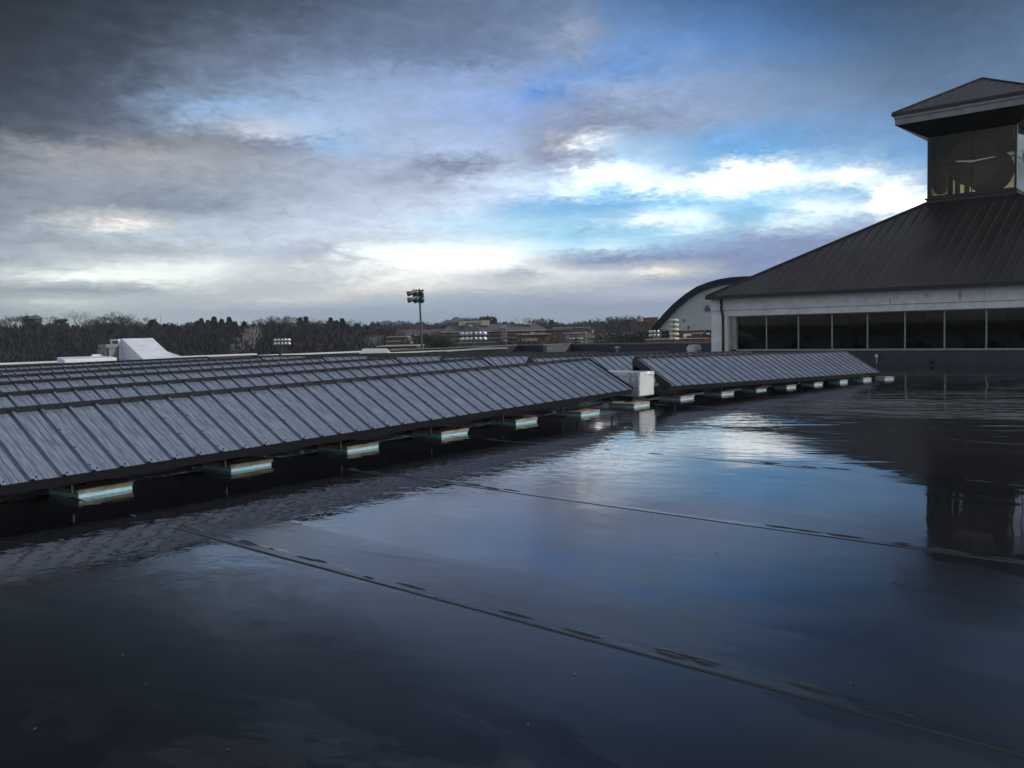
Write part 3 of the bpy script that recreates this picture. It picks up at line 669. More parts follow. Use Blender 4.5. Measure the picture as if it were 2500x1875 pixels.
# ------------------------------------------------------------------ roof vents
def vent(px, py0, py1, D, w):
    pass
dm = thing('dome_vent', 'round spun metal dome vent standing behind the right rows near the building corner', 'roof vent', (-21.63, 38.0, 0))
MB().box(-.42, .42, -.42, .42, 0, .45).build('curb', 'membrane', dm)
MB().box(-.47, .47, -.47, .47, .452, .48).build('flange', 'vent', dm)
MB().lathe((0, 0, 0), [(.34, .48), (.35, .56), (.35, .68), (.33, .69), (.335, .71), (.30, .76), (.29, .79), (.25, .83), (.14, .85), (.001, .855)], 28).build('dome', 'vent', dm, smooth=True)
pv = thing('pipe_vent', 'small capped pipe vent standing before the long black parapet', 'pipe vent', (-24.75, 36.0, 0))
MB().tube((0, 0, 0), (0, 0, .74), .07, .07, 12).build('pipe', 'greymetal', pv); MB().box(-.11, .11, -.11, .11, .742, .82).build('cap', 'vent', pv, bevel=.01)
q = at(684, 864, 33); pb = thing('pipe_vent', 'thin black pipe stub behind the rear left rows under the distant floodlights', 'pipe vent', (q.x, q.y, 0))
MB().tube((0, 0, 0), (0, 0, q.z+.09), .05, .05, 10).build('pipe', 'blackmetal', pb)
w_ = aty(2137, 890, 35.2); hy_ = thing('hose_bib', 'small pale capped pipe on the black base wall below the windows', 'pipe', (w_.x, 35.36, 0))
MB().tube((0, 0, .1), (0, 0, .34), .018, .018, 8).build('pipe', 'vent', hy_); MB().box(-.05, .05, -.06, .06, .34, .46).build('head', 'whitecap', hy_, bevel=.006)
w_ = aty(2268, 890, 35.2); tag(MB().box(w_.x-.05, w_.x+.05, 35.28, 35.48, .1, .22).build('scupper_box', 'blackmetal'), 'tiny dark box low on the base wall under the tower', 'outlet box')

# ------------------------------------------------------------------ pavilion building
BX0, BX1, BY0, BY1 = -19.32, -1.38, 35.5, 53.0
ZB, ZS, ZT, ZG, ZE = .60, .66, 2.14, 2.40, 2.95
bd = thing('pavilion_building', 'low off-white pavilion with dark hipped metal roof, window band and square clock tower', 'building', (0, 0, 0))
MB().box(BX0-.05, BX1+.05, BY0+.02, BY0+.34, -.1, ZB-.02).build('base_wall', 'membrane', bd)
MB().box(BX0-.05, BX0+.3, BY0+.35, BY1, -.1, ZB-.02).build('base_wall', 'membrane', bd)
MB().box(BX1-.3, BX1+.05, BY0+.35, BY1, -.1, ZB-.02).build('base_wall', 'membrane', bd)
MB().box(BX0, -18.52, BY0, BY0+.7, ZB-.6, ZT).build('corner_pier', 'wall', bd, bevel=.01)
MB().box(BX0, BX0+.4, BY0+.71, BY1, ZB-.6, ZT).build('side_wall', 'wall', bd)
MB().box(BX1-.8, BX1, BY0, BY0+.7, ZB, ZT).build('corner_pier', 'wall', bd, bevel=.01)
MB().box(BX1-.4, BX1, BY0+.71, BY1, ZB, ZT).build('side_wall', 'wall', bd)
MB().box(BX0+.41, BX1-.41, BY1-.4, BY1, 0, ZE).build('rear_wall', 'wall', bd)
# fascia panels per bay: lower lintel band and upper proud band
bay = 1.4347; mx0 = -16.8288; edges = [BX0]+[mx0+bay*k for k in range(-1, 11)]+[BX1]
edges = [e for e in edges if BX0 <= e <= BX1]
for a, b in zip(edges, edges[1:]):
    if b-a < .05: continue
    MB().box(a+.004, b-.004, BY0+.03, BY0+.5, ZT, ZG-.012).build('lintel_panel', 'wall', bd)
    MB().box(a+.004, b-.004, BY0-.03, BY0+.5, ZG+.004, ZE).build('fascia_panel', 'wall', bd)
MB().box(BX0+.05, BX1-.05, BY0+.05, BY0+.46, ZT+.01, ZE-.01).build('joint_backing', 'wallgap', bd)
for x in (BX0-.03, BX1-.37):
    MB().box(x, x+.40, BY0+.51, BY1, ZG+.004, ZE).build('fascia_panel', 'wall', bd)
    MB().box(x+.03, x+.39, BY0+.51, BY1, ZT, ZG-.01).build('lintel_panel', 'wall', bd)
# rust stains (shape of their own)
stain = mat('rust_stain', (.36, .30, .2), .8, 0, scale=12, col2=(.5, .47, .4))
for px in (2173, 2261, 2344):
    c = aty(px, 735 if px < 2200 else 722, BY0-.034); bm_ = MB()
    w = .035 if px < 2300 else .06; hgt = .10 if px < 2300 else .17
    bm_.face([(c.x-w*.4, BY0-.033, c.z+hgt), (c.x-w, BY0-.033, c.z), (c.x-w*.5, BY0-.033, c.z-hgt), (c.x+w*.4, BY0-.033, c.z-hgt*1.2), (c.x+w, BY0-.033, c.z+.01), (c.x+w*.6, BY0-.033, c.z+hgt*.9)])
    bm_.build('rust_stain', stain, bd)
# windows
WY = BY0+.35; wx0 = -18.22; wx1 = BX1-1.1
MB().box(-18.519, wx0-.002, WY-.12, WY+.3, ZS, ZT).build('jamb', 'frame', bd)
MB().box(wx0, wx1, WY-.16, WY+.06, ZB+.0, ZS+.01).build('window_sill', 'frame', bd, bevel=.005)
MB().box(wx0, wx1, WY-.03, WY+.05, ZT-.04, ZT-.001).build('window_head', 'frame', bd)
ml = [wx0]+[mx0+bay*k for k in range(0, 11) if mx0+bay*k < wx1-.3]+[wx1]
for x in ml: MB().box(x-.024, x+.024, WY-.05, WY+.05, ZS+.012, ZT-.042).build('mullion', 'frame', bd)
for a, b in zip(ml, ml[1:]): MB().box(a+.026, b-.026, WY-.006, WY+.006, ZS+.014, ZT-.044).build('window_pane', 'glass', bd)
# room behind the glass
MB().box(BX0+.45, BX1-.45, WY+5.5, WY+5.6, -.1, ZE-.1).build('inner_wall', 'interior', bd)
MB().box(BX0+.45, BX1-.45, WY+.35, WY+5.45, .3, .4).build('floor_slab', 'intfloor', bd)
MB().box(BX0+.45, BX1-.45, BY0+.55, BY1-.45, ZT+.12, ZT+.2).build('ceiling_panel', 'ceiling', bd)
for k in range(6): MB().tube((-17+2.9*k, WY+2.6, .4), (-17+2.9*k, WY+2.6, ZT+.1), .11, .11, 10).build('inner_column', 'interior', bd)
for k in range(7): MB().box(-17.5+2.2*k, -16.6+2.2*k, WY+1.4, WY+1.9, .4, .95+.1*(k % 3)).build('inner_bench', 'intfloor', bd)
# downpipe
dp = MB(); x_ = aty(1763, 800, BY0-.07).x
dp.tube((x_-.02, BY0-.10, ZE-.05), (x_-.02, BY0-.10, ZG+.02), .055, .055, 10); dp.tube((x_-.02, BY0-.10, ZG+.02), (x_+.03, BY0-.06, ZT+.02), .055, .055, 10); dp.tube((x_+.03, BY0-.06, ZT+.02), (x_+.03, BY0-.06, .02), .055, .055, 10)
dp.build('downpipe', 'downpipe', bd, smooth=True)
# hipped roof of standing seam pans
OV = .55; EX0, EX1, EY0 = BX0-.02-.0, BX1+.02, BY0-OV
EC = aty(1724, 724, EY0); EX0 = EC.x; ZEV = EC.z
TX0, TX1 = -12.11, -8.57; half = (TX1-TX0)/2
TY0 = EY0+(TX0-EX0); TY1 = TY0+(TX1-TX0); ZTB = 7.0; EX1 = TX1+(TX0-EX0); EY1 = TY1+(TY0-EY0)
slp = (ZTB-ZEV)/(TY0-EY0); RUN = TY0-EY0
def pan_roof(parent, e0, e1, run, slope, z0, tf, inner0, inner1, sp, name='roof_pan', matn='roofmetal', seam=.035):
    """pans climbing from an eave e0..e1 (local x) inward (local y); trimmed by 45 degree hips"""
    n = round((e1-e0)/sp); sp = (e1-e0)/n
    for i in range(n):
        a, b = e0+i*sp, e0+(i+1)*sp
        def lim(x): return min(run, x-e0, e1-x)
        la, lb = max(0, lim(a)), max(0, lim(b))
        pts = [(a, 0), (b, 0), (b, lb)]
        if la > 0 or lb > 0:
            br = [x for x in (e0+run, e1-run) if a < x < b]
            for x in sorted(br, reverse=True): pts.append((x, run))
            pts.append((a, la))
        # clean duplicates
        q = []
        for p_ in pts:
            if not q or (abs(p_[0]-q[-1][0])+abs(p_[1]-q[-1][1])) > 1e-4: q.append(p_)
        if len(q) > 2 and abs(q[0][0]-q[-1][0])+abs(q[0][1]-q[-1][1]) < 1e-4: q.pop()
        if len(q) < 3: continue
        m_ = MB(); top = [tf(x, y, z0+slope*y) for x, y in q]; bot = [Vector(t)-Vector((0, 0, .03)) for t in top]
        m_.face(top)
        for j in range(len(q)): m_.face([bot[j], bot[(j+1) % len(q)], top[(j+1) % len(q)], top[j]])
        if lb > .02:
            w = .012
            p1 = [tf(b-w, 0, z0), tf(b+w, 0, z0), tf(b+w, lb, z0+slope*lb), tf(b-w, lb, z0+slope*lb)]
            m_.hexa([Vector(p) for p in p1]+[Vector(p)+Vector((0, 0, seam)) for p in p1])
        m_.build(name, matn, parent)
cxm, cym = (TX0+TX1)/2, (TY0+TY1)/2
def face_tf(k, off):      # k quarter turns about the tower axis; off = distance axis -> eave
    c_, s_ = [(1, 0), (0, 1), (-1, 0), (0, -1)][k]
    return lambda x, y, z: (cxm+x*c_-(-off+y)*s_, cym+x*s_+(-off+y)*c_, z)
off = cym-EY0
rf = thing('tmp', '', '')
bpy.data.objects.remove(rf)
roof = bpy.data.objects.new('roof', None); C.objects.link(roof); roof.parent = bd
for k in range(4): pan_roof(roof, -off, off, RUN, slp, ZEV, face_tf(k, off), 0, 0, .41)
# hip caps
for sx_, sy_ in ((-1, -1), (1, -1), (1, 1), (-1, 1)):
    MB().tube((cxm+sx_*off, cym+sy_*off, ZEV+.02), (cxm+sx_*(half+.0), cym+sy_*half, ZTB+.03), .05, .05, 6).build('hip_cap', 'gutter', roof)
# gutters and soffits
for k in range(4):
    f = face_tf(k, off)
    def hx(x0, x1, y0, y1, z0, z1): return MB().hexa([f(x0, y0, z0), f(x1, y0, z0), f(x1, y1, z0), f(x0, y1, z0), f(x0, y0, z1), f(x1, y0, z1), f(x1, y1, z1), f(x0, y1, z1)])
    hx(-off-.0, off-.1, -.10, .0, ZEV-.14, ZEV+.01).build('gutter', 'gutter', bd)
    hx(-off+.1, off-.1, .02, OV, ZEV-.12, ZEV-.05).build('soffit', 'wall', bd)

# tower
tw = thing('clock_tower', 'square glazed clock tower with dark hipped cap rising from the pavilion roof', 'tower', (cxm, cym, ZTB))
h = half; zb0 = -.25; zg0 = .22; zg1 = 2.9
MB().box(-h-.02, h+.02, -h-.02, h+.02, zb0-.25, zg0).build('plinth', 'gutter', tw)
MB().box(-h-.08, h+.08, -h-.08, h+.08, zg0-.07, zg0-.01).build('plinth_flashing', 'gutter', tw)
for sx_ in (-1, 1):
    for sy_ in (-1, 1):
        MB().box(sx_*h-.09 if sx_ > 0 else -h, sx_*h if sx_ > 0 else -h+.16, (sy_*h-.16) if sy_ > 0 else -h, h if sy_ > 0 else -h+.16, zg0+.002, zg1+1.0).build('corner_post', 'darkframe', tw)
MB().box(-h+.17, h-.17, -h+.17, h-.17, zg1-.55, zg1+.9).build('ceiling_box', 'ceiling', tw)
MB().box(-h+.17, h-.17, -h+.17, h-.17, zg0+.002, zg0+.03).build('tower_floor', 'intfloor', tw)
for k in range(4):
    c_, s_ = [(1, 0), (0, 1), (-1, 0), (0, -1)][k]
    def T(x, y, z): return (x*c_-y*s_, x*s_+y*c_, z)
    def hb(x0, x1, y0, y1, z0, z1): return MB().hexa([T(x0, y0, z0), T(x1, y0, z0), T(x1, y1, z0), T(x0, y1, z0), T(x0, y0, z1), T(x1, y0, z1), T(x1, y1, z1), T(x0, y1, z1)])
    g0, g1 = -h+.17, h-.10
    gm = (g0+g1)/2; zm = 1.62
    hb(g0, g1, -h+.03, -h+.07, zg0+.01, zg0+.08).build('frame_rail', 'darkframe', tw)
    hb(gm-.02, gm+.02, -h+.02, -h+.07, zg0+.085, zg1).build('frame_mullion', 'darkframe', tw)
    hb(g0, gm-.022, -h+.02, -h+.07, zm-.02, zm+.02).build('frame_rail', 'darkframe', tw)
    hb(gm+.022, g1, -h+.02, -h+.07, zm-.02, zm+.02).build('frame_rail', 'darkframe', tw)
    for xa, xb in ((g0, gm-.024), (gm+.024, g1)):
        for za, zz in ((zg0+.09, zm-.024), (zm+.024, zg1)): hb(xa, xb, -h+.04, -h+.05, za, zz).build('glass_pane', 'towerglass', tw)
    dsc = MB(); R_ = 1.02; n = 48; zc = 1.60
    fr = [T(gm+R_*math.cos(2*math.pi*i/n), -h+.12, zc+R_*math.sin(2*math.pi*i/n)) for i in range(n)]
    bk = [T(gm+R_*math.cos(2*math.pi*i/n), -h+.16, zc+R_*math.sin(2*math.pi*i/n)) for i in range(n)]
    dsc.face(fr); dsc.face(bk[::-1])
    for i in range(n): dsc.face([fr[i], bk[i], bk[(i+1) % n], fr[(i+1) % n]])
    fc = dsc.build('clock_face', 'clockface', tw)
    if k == 0:
        def hand(ang, ln, w, yy, name):
            ca, sa = math.cos(ang), math.sin(ang)
            q = [(-.12*ca+w*sa, -.12*sa-w*ca), (ln*ca+w*.5*sa, ln*sa-w*.5*ca), (ln*ca-w*.5*sa, ln*sa+w*.5*ca), (-.12*ca-w*sa, -.12*sa+w*ca)]
            MB().hexa([T(gm+x, yy, zc+z) for x, z in q]+[T(gm+x, yy-.012, zc+z) for x, z in q]).build(name, 'hand', fc)
        hand(math.radians(4), .92, .035, -h-.01, 'minute_hand'); hand(math.radians(172), .62, .04, -h-.025, 'hour_hand')
        MB().tube(T(gm, -h+.12, zc), T(gm, -h-.05, zc), .03, .03, 10).build('hand_spindle', 'hand', fc)
    else:
        for ang, ln in ((.2, .85), (2.2, .55)):
            MB().tube(T(gm, -h-.01, zc), T(gm+ln*math.cos(ang), -h-.01, zc+ln*math.sin(ang)), .025, .015, 6).build('clock_hand', 'darkframe', fc)
# a service frame standing inside
MB().box(.2, .24, .1, .14, zg0+.03, 1.15).build('inner_pipe', 'darkframe', tw); MB().box(.2, 1.3, .1, .14, 1.15, 1.2).build('inner_pipe', 'darkframe', tw)
for x in (-1.15, -.75): MB().box(x, x+.16, .2, .5, zg0+.03, 2.3).build('inner_post', 'interior', tw)
# tower cap: coved soffit, fascia bands, gutter, pans
o_ = 1.06; H0 = h+o_; zf0 = 10.45-ZTB; zf1 = 10.72-ZTB; zf2 = 10.92-ZTB; zap = 12.45-ZTB
for k in range(4):
    c_, s_ = [(1, 0), (0, 1), (-1, 0), (0, -1)][k]
    def T(x, y, z): return (x*c_-y*s_, x*s_+y*c_, z)
    MB().face([T(-h, -h-.002, zg1), T(h, -h-.002, zg1), T(H0, -H0, zf0), T(-H0, -H0, zf0)]).face([T(-h, -h+.03, zg1+.04), T(-H0, -H0+.03, zf0+.04), T(H0, -H0+.03, zf0+.04), T(h, -h+.03, zg1+.04)]).build('soffit', 'gutter', tw)
    for x0, x1 in ((-H0, -.8), (-.79, .9), (.91, H0-.03)):
        MB().hexa([T(x0, -H0, zf0), T(x1, -H0, zf0), T(x1, -H0+.03, zf0), T(x0, -H0+.03, zf0), T(x0, -H0, zf1-.01), T(x1, -H0, zf1-.01), T(x1, -H0+.03, zf1-.01), T(x0, -H0+.03, zf1-.01)]).build('fascia_panel', 'towerfascia', tw)
        MB().hexa([T(x0, -H0-.05, zf1), T(x1, -H0-.05, zf1), T(x1, -H0+.03, zf1), T(x0, -H0+.03, zf1), T(x0, -H0-.05, zf2-.07), T(x1, -H0-.05, zf2-.07), T(x1, -H0+.03, zf2-.07), T(x0, -H0+.03, zf2-.07)]).build('fascia_panel', 'towerfascia', tw)
    MB().hexa([T(-H0-.12, -H0-.12, zf2-.065), T(H0, -H0-.12, zf2-.065), T(H0, -H0, zf2-.065), T(-H0-.12, -H0, zf2-.065), T(-H0-.12, -H0-.12, zf2+.06), T(H0, -H0-.12, zf2+.06), T(H0, -H0, zf2+.06), T(-H0-.12, -H0, zf2+.06)]).build('gutter', 'gutter', tw)
    offt = H0+.1
    pan_roof(tw, -offt, offt, offt, (zap-zf2)/offt, zf2+.04, (lambda kk: (lambda x, y, z: (x*[1, 0, -1, 0][kk]-(-offt+y)*[0, 1, 0, -1][kk], x*[0, 1, 0, -1][kk]+(-offt+y)*[1, 0, -1, 0][kk], z)))(k), 0, 0, .42)
for sx_, sy_ in ((-1, -1), (1, -1), (1, 1), (-1, 1)):
    MB().tube((sx_*offt, sy_*offt, zf2+.06), (0, 0, zap+.06), .04, .04, 6).build('hip_cap', 'gutter', tw)

# ------------------------------------------------------------------ far buildings
CY = YAW     # local x = picture right, y = away
def far(name, label, cat, px, py, D, rot=0, group=None):
    p = at(px, py, D); e = thing(name, label, cat, (p.x, p.y, p.z), CY+rot, group); e['_d'] = D; return e, D/FP
def fbox(e, s, x0, x1, y0, y1, z0, z1, name, m): return MB().box(x0*s, x1*s, y0, y1, z0*s, z1*s).build(name, m, e)
# long brick school with grey roof (origin: left end of its eave line, px units)
e, s = far('school_building', 'long brick building with grey hipped roof and pale window bands beyond the floodlights', 'building', 1075, 811, 230)
fbox(e, s, 0, 255, 0, 16, -60, 0, 'wall', 'brickdark')
fbox(e, s, -115, -1, 6, 18, -60, -8, 'wing_wall', 'brickdark')
rfm = MB(); x1_ = 262*s
rfm.hexa([(-2*s, -1, 0), (x1_, -1, 0), (x1_, 17, 0), (-2*s, 17, 0), (-2*s+2, 7, 17*s), (x1_-3, 7, 17*s), (x1_-3, 9, 17*s), (-2*s+2, 9, 17*s)]); rfm.build('roof', 'slate', e)
rfm = MB(); rfm.hexa([(-120*s, 5, -8*s), (-2*s, 5, -8*s), (-2*s, 19, -8*s), (-120*s, 19, -8*s), (-118*s, 10, 8*s), (-2*s, 10, 8*s), (-2*s, 13, 8*s), (-118*s, 13, 8*s)]); rfm.build('roof', 'slate', e)
for z in (-7, -17, -27):
    fbox(e, s, 0, 255, -.15, -.01, z-.9, z+.9, 'stone_band', 'band')
    fbox(e, s, -110, -3, 5.8, 5.99, z-9, z-7.3, 'stone_band', 'band')
for k in range(16):
    for z in (-6, -16, -26): fbox(e, s, 4+k*15.6, 12+k*15.6, -.12, -.01, z-6.5 if z > -20 else z-7, z-1.5, 'window', 'glass_far')
fbox(e, s, 0, 258, -1.2, -1.02, -1.6, .4, 'eave_trim', 'band')
fbox(e, s, 43, 64, 4, 9, 14, 26, 'roof_box', 'beige'); fbox(e, s, 64.2, 98, 5, 9, 14, 26.5, 'roof_box', 'beige'); fbox(e, s, 98.3, 118, 4, 9, 14, 27, 'roof_box', 'beige')
gm_ = MB(); gm_.hexa([(56*s, -1.3, 1*s), (98*s, -1.3, 1*s), (98*s, 6, 1*s), (56*s, 6, 1*s), (64*s, -1.0, 22*s), (88*s, -1.0, 22*s), (88*s, 6, 22*s), (64*s, 6, 22*s)]); gm_.build('front_gable', 'slate', e)
ar = MB(); pts = [((75+5*math.cos(math.pi*i/10))*s, -1.35, (12+6*math.sin(math.pi*i/10))*s) for i in range(11)]; ar.face(pts[::-1]); ar.face([(x, y+.15, z) for x, y, z in pts])
ar.build('arched_window', 'band', e)
ar = MB()
ar.hexa([(148*s, -1.6, -26*s), (162*s, -1.6, -26*s), (162*s, 3, -26*s), (148*s, 3, -26*s), (148*s, -1.6, 6*s), (162*s, -1.6, 6*s), (162*s, 3, 6*s), (148*s, 3, 6*s)])
ar.build('entrance_bay', 'concrete', e)
pts = [((155+8*math.cos(math.pi*i/10))*s, -1.8, (7+7*math.sin(math.pi*i/10))*s) for i in range(11)]
ar = MB(); ar.face(pts[::-1]); ar.face([(x, y+1.2, z) for x, y, z in pts])
for a, b in zip(pts, pts[1:]): ar.face([a, b, (b[0], b[1]+1.2, b[2]), (a[0], a[1]+1.2, a[2])])
ar.build('arched_gable', 'concrete', e)
for k in range(4): fbox(e, s, 150.5, 154, -1.75, -1.62, -20+7*k, -16+7*k, 'window', 'glass_far'); fbox(e, s, 156, 159.5, -1.75, -1.62, -20+7*k, -16+7*k, 'window', 'glass_far')
fbox(e, s, 205, 223, 3, 7, 14, 31, 'chimney', 'cream'); fbox(e, s, 217, 221, 2.9, 2.99, 17, 24, 'chimney_panel', 'tile')
# nearer brick pavilion
e, s = far('brick_pavilion', 'low red brick pavilion with pale cornice and grey awnings right of the small trees', 'building', 1264, 818, 150)
fbox(e, s, 0, 56, 0, 8, -60, 0, 'front_wall', 'brickdark'); fbox(e, s, 56.2, 81, .5, 8, -60, 0, 'side_wall', 'brick')
fbox(e, s, -.5, 81.5, -.25, 8, .05, 2.2, 'cornice', 'band')
for x in (1, 25): fbox(e, s, x, x+23, -.5, -.02, -15, -9, 'awning', 'concrete'); fbox(e, s, x+2, x+21, -.12, -.01, -27, -15.3, 'window', 'glass_far')
for x in (10, 32): fbox(e, s, x, x+.8, -.2, -.13, -27, -15.3, 'mullion', 'band')
for k in range(3): fbox(e, s, 32+4*k, 35+4*k, 2, 3, 2.3, 8-k, 'roof_unit', 'beige')
# small brick block at left
e, s = far('brick_block', 'small square brick block with two pale bands left of the light pole', 'building', 943, 823, 170)
fbox(e, s, 0, 33, 0, 7, -70, -.8, 'front_wall', 'brickdark'); fbox(e, s, 33.2, 52, .2, 7, -70, -.8, 'side_wall', 'brick')
fbox(e, s, -.4, 52.4, -.2, 7.1, -.7, 1, 'cornice', 'band'); fbox(e, s, -.3, 52.3, -.12, 7.1, -11.5, -9.8, 'stone_band', 'band')
fbox(e, s, 53, 59, 1, 4, -17, -11, 'roof_unit', 'hood')
e, s = far('low_brick_wing', 'long low brown brick wing with pale coping below the brick block', 'building', 920, 846, 120)
fbox(e, s, 0, 98, 0, 10, -60, -.9, 'wall', 'brickdark'); fbox(e, s, -.5, 99, -.2, 10.1, -.8, .8, 'coping', 'band'); fbox(e, s, 36, 78, -.15, -.01, -8, -6.5, 'stone_band', 'band')
e, s = far('flat_roof_shop', 'beige flat building with red sign panel and dark canopy in the middle distance', 'building', 1428, 815, 190)
fbox(e, s, 9, 48, 0, 10, -50, 0, 'wall', 'beige'); fbox(e, s, 16, 36, -.2, -.01, -2.4, .4, 'sign_panel', 'tile'); fbox(e, s, 0, 6, -.5, 3, -50, 6, 'pylon', 'concrete')
fbox(e, s, 0, 39, 3, 12, 9.5, 12, 'canopy', 'slate'); fbox(e, s, 7, 12, 3, 5, .1, 9.4, 'upper_wall', 'navy'); fbox(e, s, 20, 25, 3, 5, .1, 9.4, 'upper_wall', 'concrete')
fbox(e, s, 10, 60, -.6, -.01, -12, -10, 'awning', 'navy'); fbox(e, s, -44, 52, -8, -7.8, -22, -15, 'low_wall', 'concrete')
e, s = far('glass_front_hall', 'low building with grey glazed front and short brick band between thin net posts', 'building', 1384, 819, 185)
fbox(e, s, 0, 36, 0, 8, -50, 0, 'wall', 'concrete'); fbox(e, s, 6, 34, -.2, -.01, -5.5, -.5, 'brick_band', 'brick'); fbox(e, s, 4, 40, -.6, -.02, -9, -6, 'awning', 'hood')
for k in range(3): fbox(e, s, 7+9*k, 14+9*k, -.15, -.01, -18, -9.4, 'window', 'glass_far')
fbox(e, s, -6, 40, 1, 9, 4.05, 6, 'coping', 'band'); fbox(e, s, -3, 38, 1.2, 9, .05, 4, 'upper_wall', 'brick')
for k, (px, py, w, hh, m_, lab) in enumerate((
    (1336, 805, 60, 40, 'brickdark', 'dull brick house row with pale roof edge behind the pines'),
    (1476, 816, 26, 30, 'brickdark', 'small dark shop with pale roof edge beside the beige building'),
    (1525, 814, 60, 30, 'concrete', 'pale low building half hidden behind olive trees'),
    (1352, 801, 90, 30, 'slate', 'long grey roofed building low on the horizon'))):
    e, s = far('low_building', lab, 'building', px, py, 240+15*k)
    fbox(e, s, 0, w, 0, 9, -60, 0, 'wall', m_); fbox(e, s, -.5, w+.5, -.3, 9.2, .05, 1.3, 'roof_edge', 'band')
    for j in range(int(w/9)): fbox(e, s, 3+9*j, 7+9*j, -.12, -.01, -8, -3.5, 'window', 'glass_far')
e, s = far('brick_building', 'stepped brick building rising behind the left foot of the arched hall', 'building', 1557, 785, 170)
fbox(e, s, 0, 46, 0, 10, -80, -3.2, 'wall', 'brickdark'); fbox(e, s, -.3, 30.5, -.1, 10, -3, 1, 'parapet_band', 'brick'); fbox(e, s, 31, 52, 1, 10, -3, 10, 'tower_block', 'brick')
# shop seen under the arch
e, s = far('entrance_building', 'small brick and glass entrance building in front of the pale arched hall', 'building', 1667, 807, 105)
fbox(e, s, 0, 55, 0, 6, -50, -.2, 'wall', 'brick'); fbox(e, s, -.3, 55.3, -.15, 6, -.1, 1.1, 'coping', 'band')
fbox(e, s, 1, 20, -.3, -.02, -22, -8, 'white_front', 'hood'); fbox(e, s, 23, 48, -.3, -.02, -8.4, -6, 'lintel', 'band')
for k in range(3): fbox(e, s, 24+8*k, 31+8*k, -.1, -.01, -27, -8.6, 'window', 'glass_far')
for k in range(3): fbox(e, s, 9+3.6*k, 12+3.6*k, -.4, -.32, -20, -12, 'window', 'glass_far')
fbox(e, s, 58, 80, 0, 5, -50, -11.5, 'side_wing', 'brick'); fbox(e, s, 57, 80, -.2, 5, -11.4, -9.8, 'coping', 'band'); fbox(e, s, 56, 61, -.8, 0, -9.6, -6.5, 'wall_unit', 'hood')
e, s = far('garden_wall', 'long low brick wall with pale top above the black parapet', 'wall', 1578, 829, 95)
fbox(e, s, 0, 150, 0, .5, -40, -.9, 'wall', 'brick'); fbox(e, s, -1, 151, -.1, .6, -.8, 1, 'coping', 'band')
# arched hall
e, s = far('arched_hall', 'big pale hall with dark navy curved roof edge and blue emblem beside the pavilion', 'sports hall', 1580, 815, 135, -.36)
A1 = [(0, 0), (12, 16), (38, 45), (64, 71), (92, 93), (120, 110), (148, 120), (175, 126), (200, 129), (226, 130), (260, 129), (300, 124), (340, 114), (380, 98), (420, 74), (460, 38), (480, 12)]
def inner(i):
    x, z = A1[i]; a = A1[max(0, i-1)]; b = A1[min(len(A1)-1, i+1)]; tx, tz = b[0]-a[0], b[1]-a[1]; L2 = math.hypot(tx, tz); w = 15
    return (x+tz/L2*w, z-tx/L2*w)
IN = [inner(i) for i in range(len(A1))]
b_ = MB()
for i in range(len(A1)-1):
    a, bb, c, d = A1[i], A1[i+1], IN[i+1], IN[i]
    b_.hexa([(d[0]*s, 0, d[1]*s), (c[0]*s, 0, c[1]*s), (c[0]*s, 3, c[1]*s), (d[0]*s, 3, d[1]*s), (a[0]*s, 0, a[1]*s), (bb[0]*s, 0, bb[1]*s), (bb[0]*s, 30, bb[1]*s), (a[0]*s, 30, a[1]*s)])
b_.build('curved_roof_edge', 'navy', e)
wv = MB(); 
for i in range(len(IN)-1):
    c, d = IN[i+1], IN[i]; wv.hexa([(d[0]*s, .6, -60*s), (c[0]*s, .6, -60*s), (c[0]*s, 1.2, -60*s), (d[0]*s, 1.2, -60*s), (d[0]*s, .6, d[1]*s), (c[0]*s, .6, c[1]*s), (c[0]*s, 1.2, c[1]*s), (d[0]*s, 1.2, d[1]*s)])
wv.build('end_wall', 'gymwall', e)
fbox(e, s, 78, 400, .4, .58, -12, 6, 'dark_band', 'navy'); fbox(e, s, 60, 120, .38, .59, 6.3, 7.6, 'pale_band', 'concrete')
for k in range(12): fbox(e, s, 84+8*k, 85+8*k, .3, .39, -12, 6, 'band_mullion', 'slate')
fbox(e, s, 97, 101, .45, .59, 9, 17, 'louvre', 'slate'); fbox(e, s, 55, 62, .3, .59, 30, 36, 'roof_bracket', 'concrete')
MB().face([(86*s, .5, 25*s), (92*s, .5, 33*s), (86*s, .5, 33*s)]).face([(86*s, .52, 33*s), (92*s, .52, 33*s), (86*s, .52, 25*s)]).build('wall_bracket', 'slate', e)
EMX = -5
lg = [(142.5, 55), (144, 51), (147, 52.5), (150.5, 49.5), (153, 52), (158, 53.5), (162, 52), (160, 56), (156, 57), (153, 59), (154, 62.5), (151.5, 65.5), (149.5, 66.5), (148, 64.5), (145.5, 63.5), (143.5, 60), (144.5, 57.5)]
lg = [(x+EMX, z) for x, z in lg]
lm = MB(); lm.face([(x*s, .42, z*s) for x, z in lg]); lm.face([(x*s, .56, z*s) for x, z in lg[::-1]])
for (a, b), (c, d) in zip(lg, lg[1:]+lg[:1]): lm.face([(a*s, .42, b*s), (a*s, .56, b*s), (c*s, .56, d*s), (c*s, .42, d*s)])
lm.build('wall_emblem', 'logoblue', e)
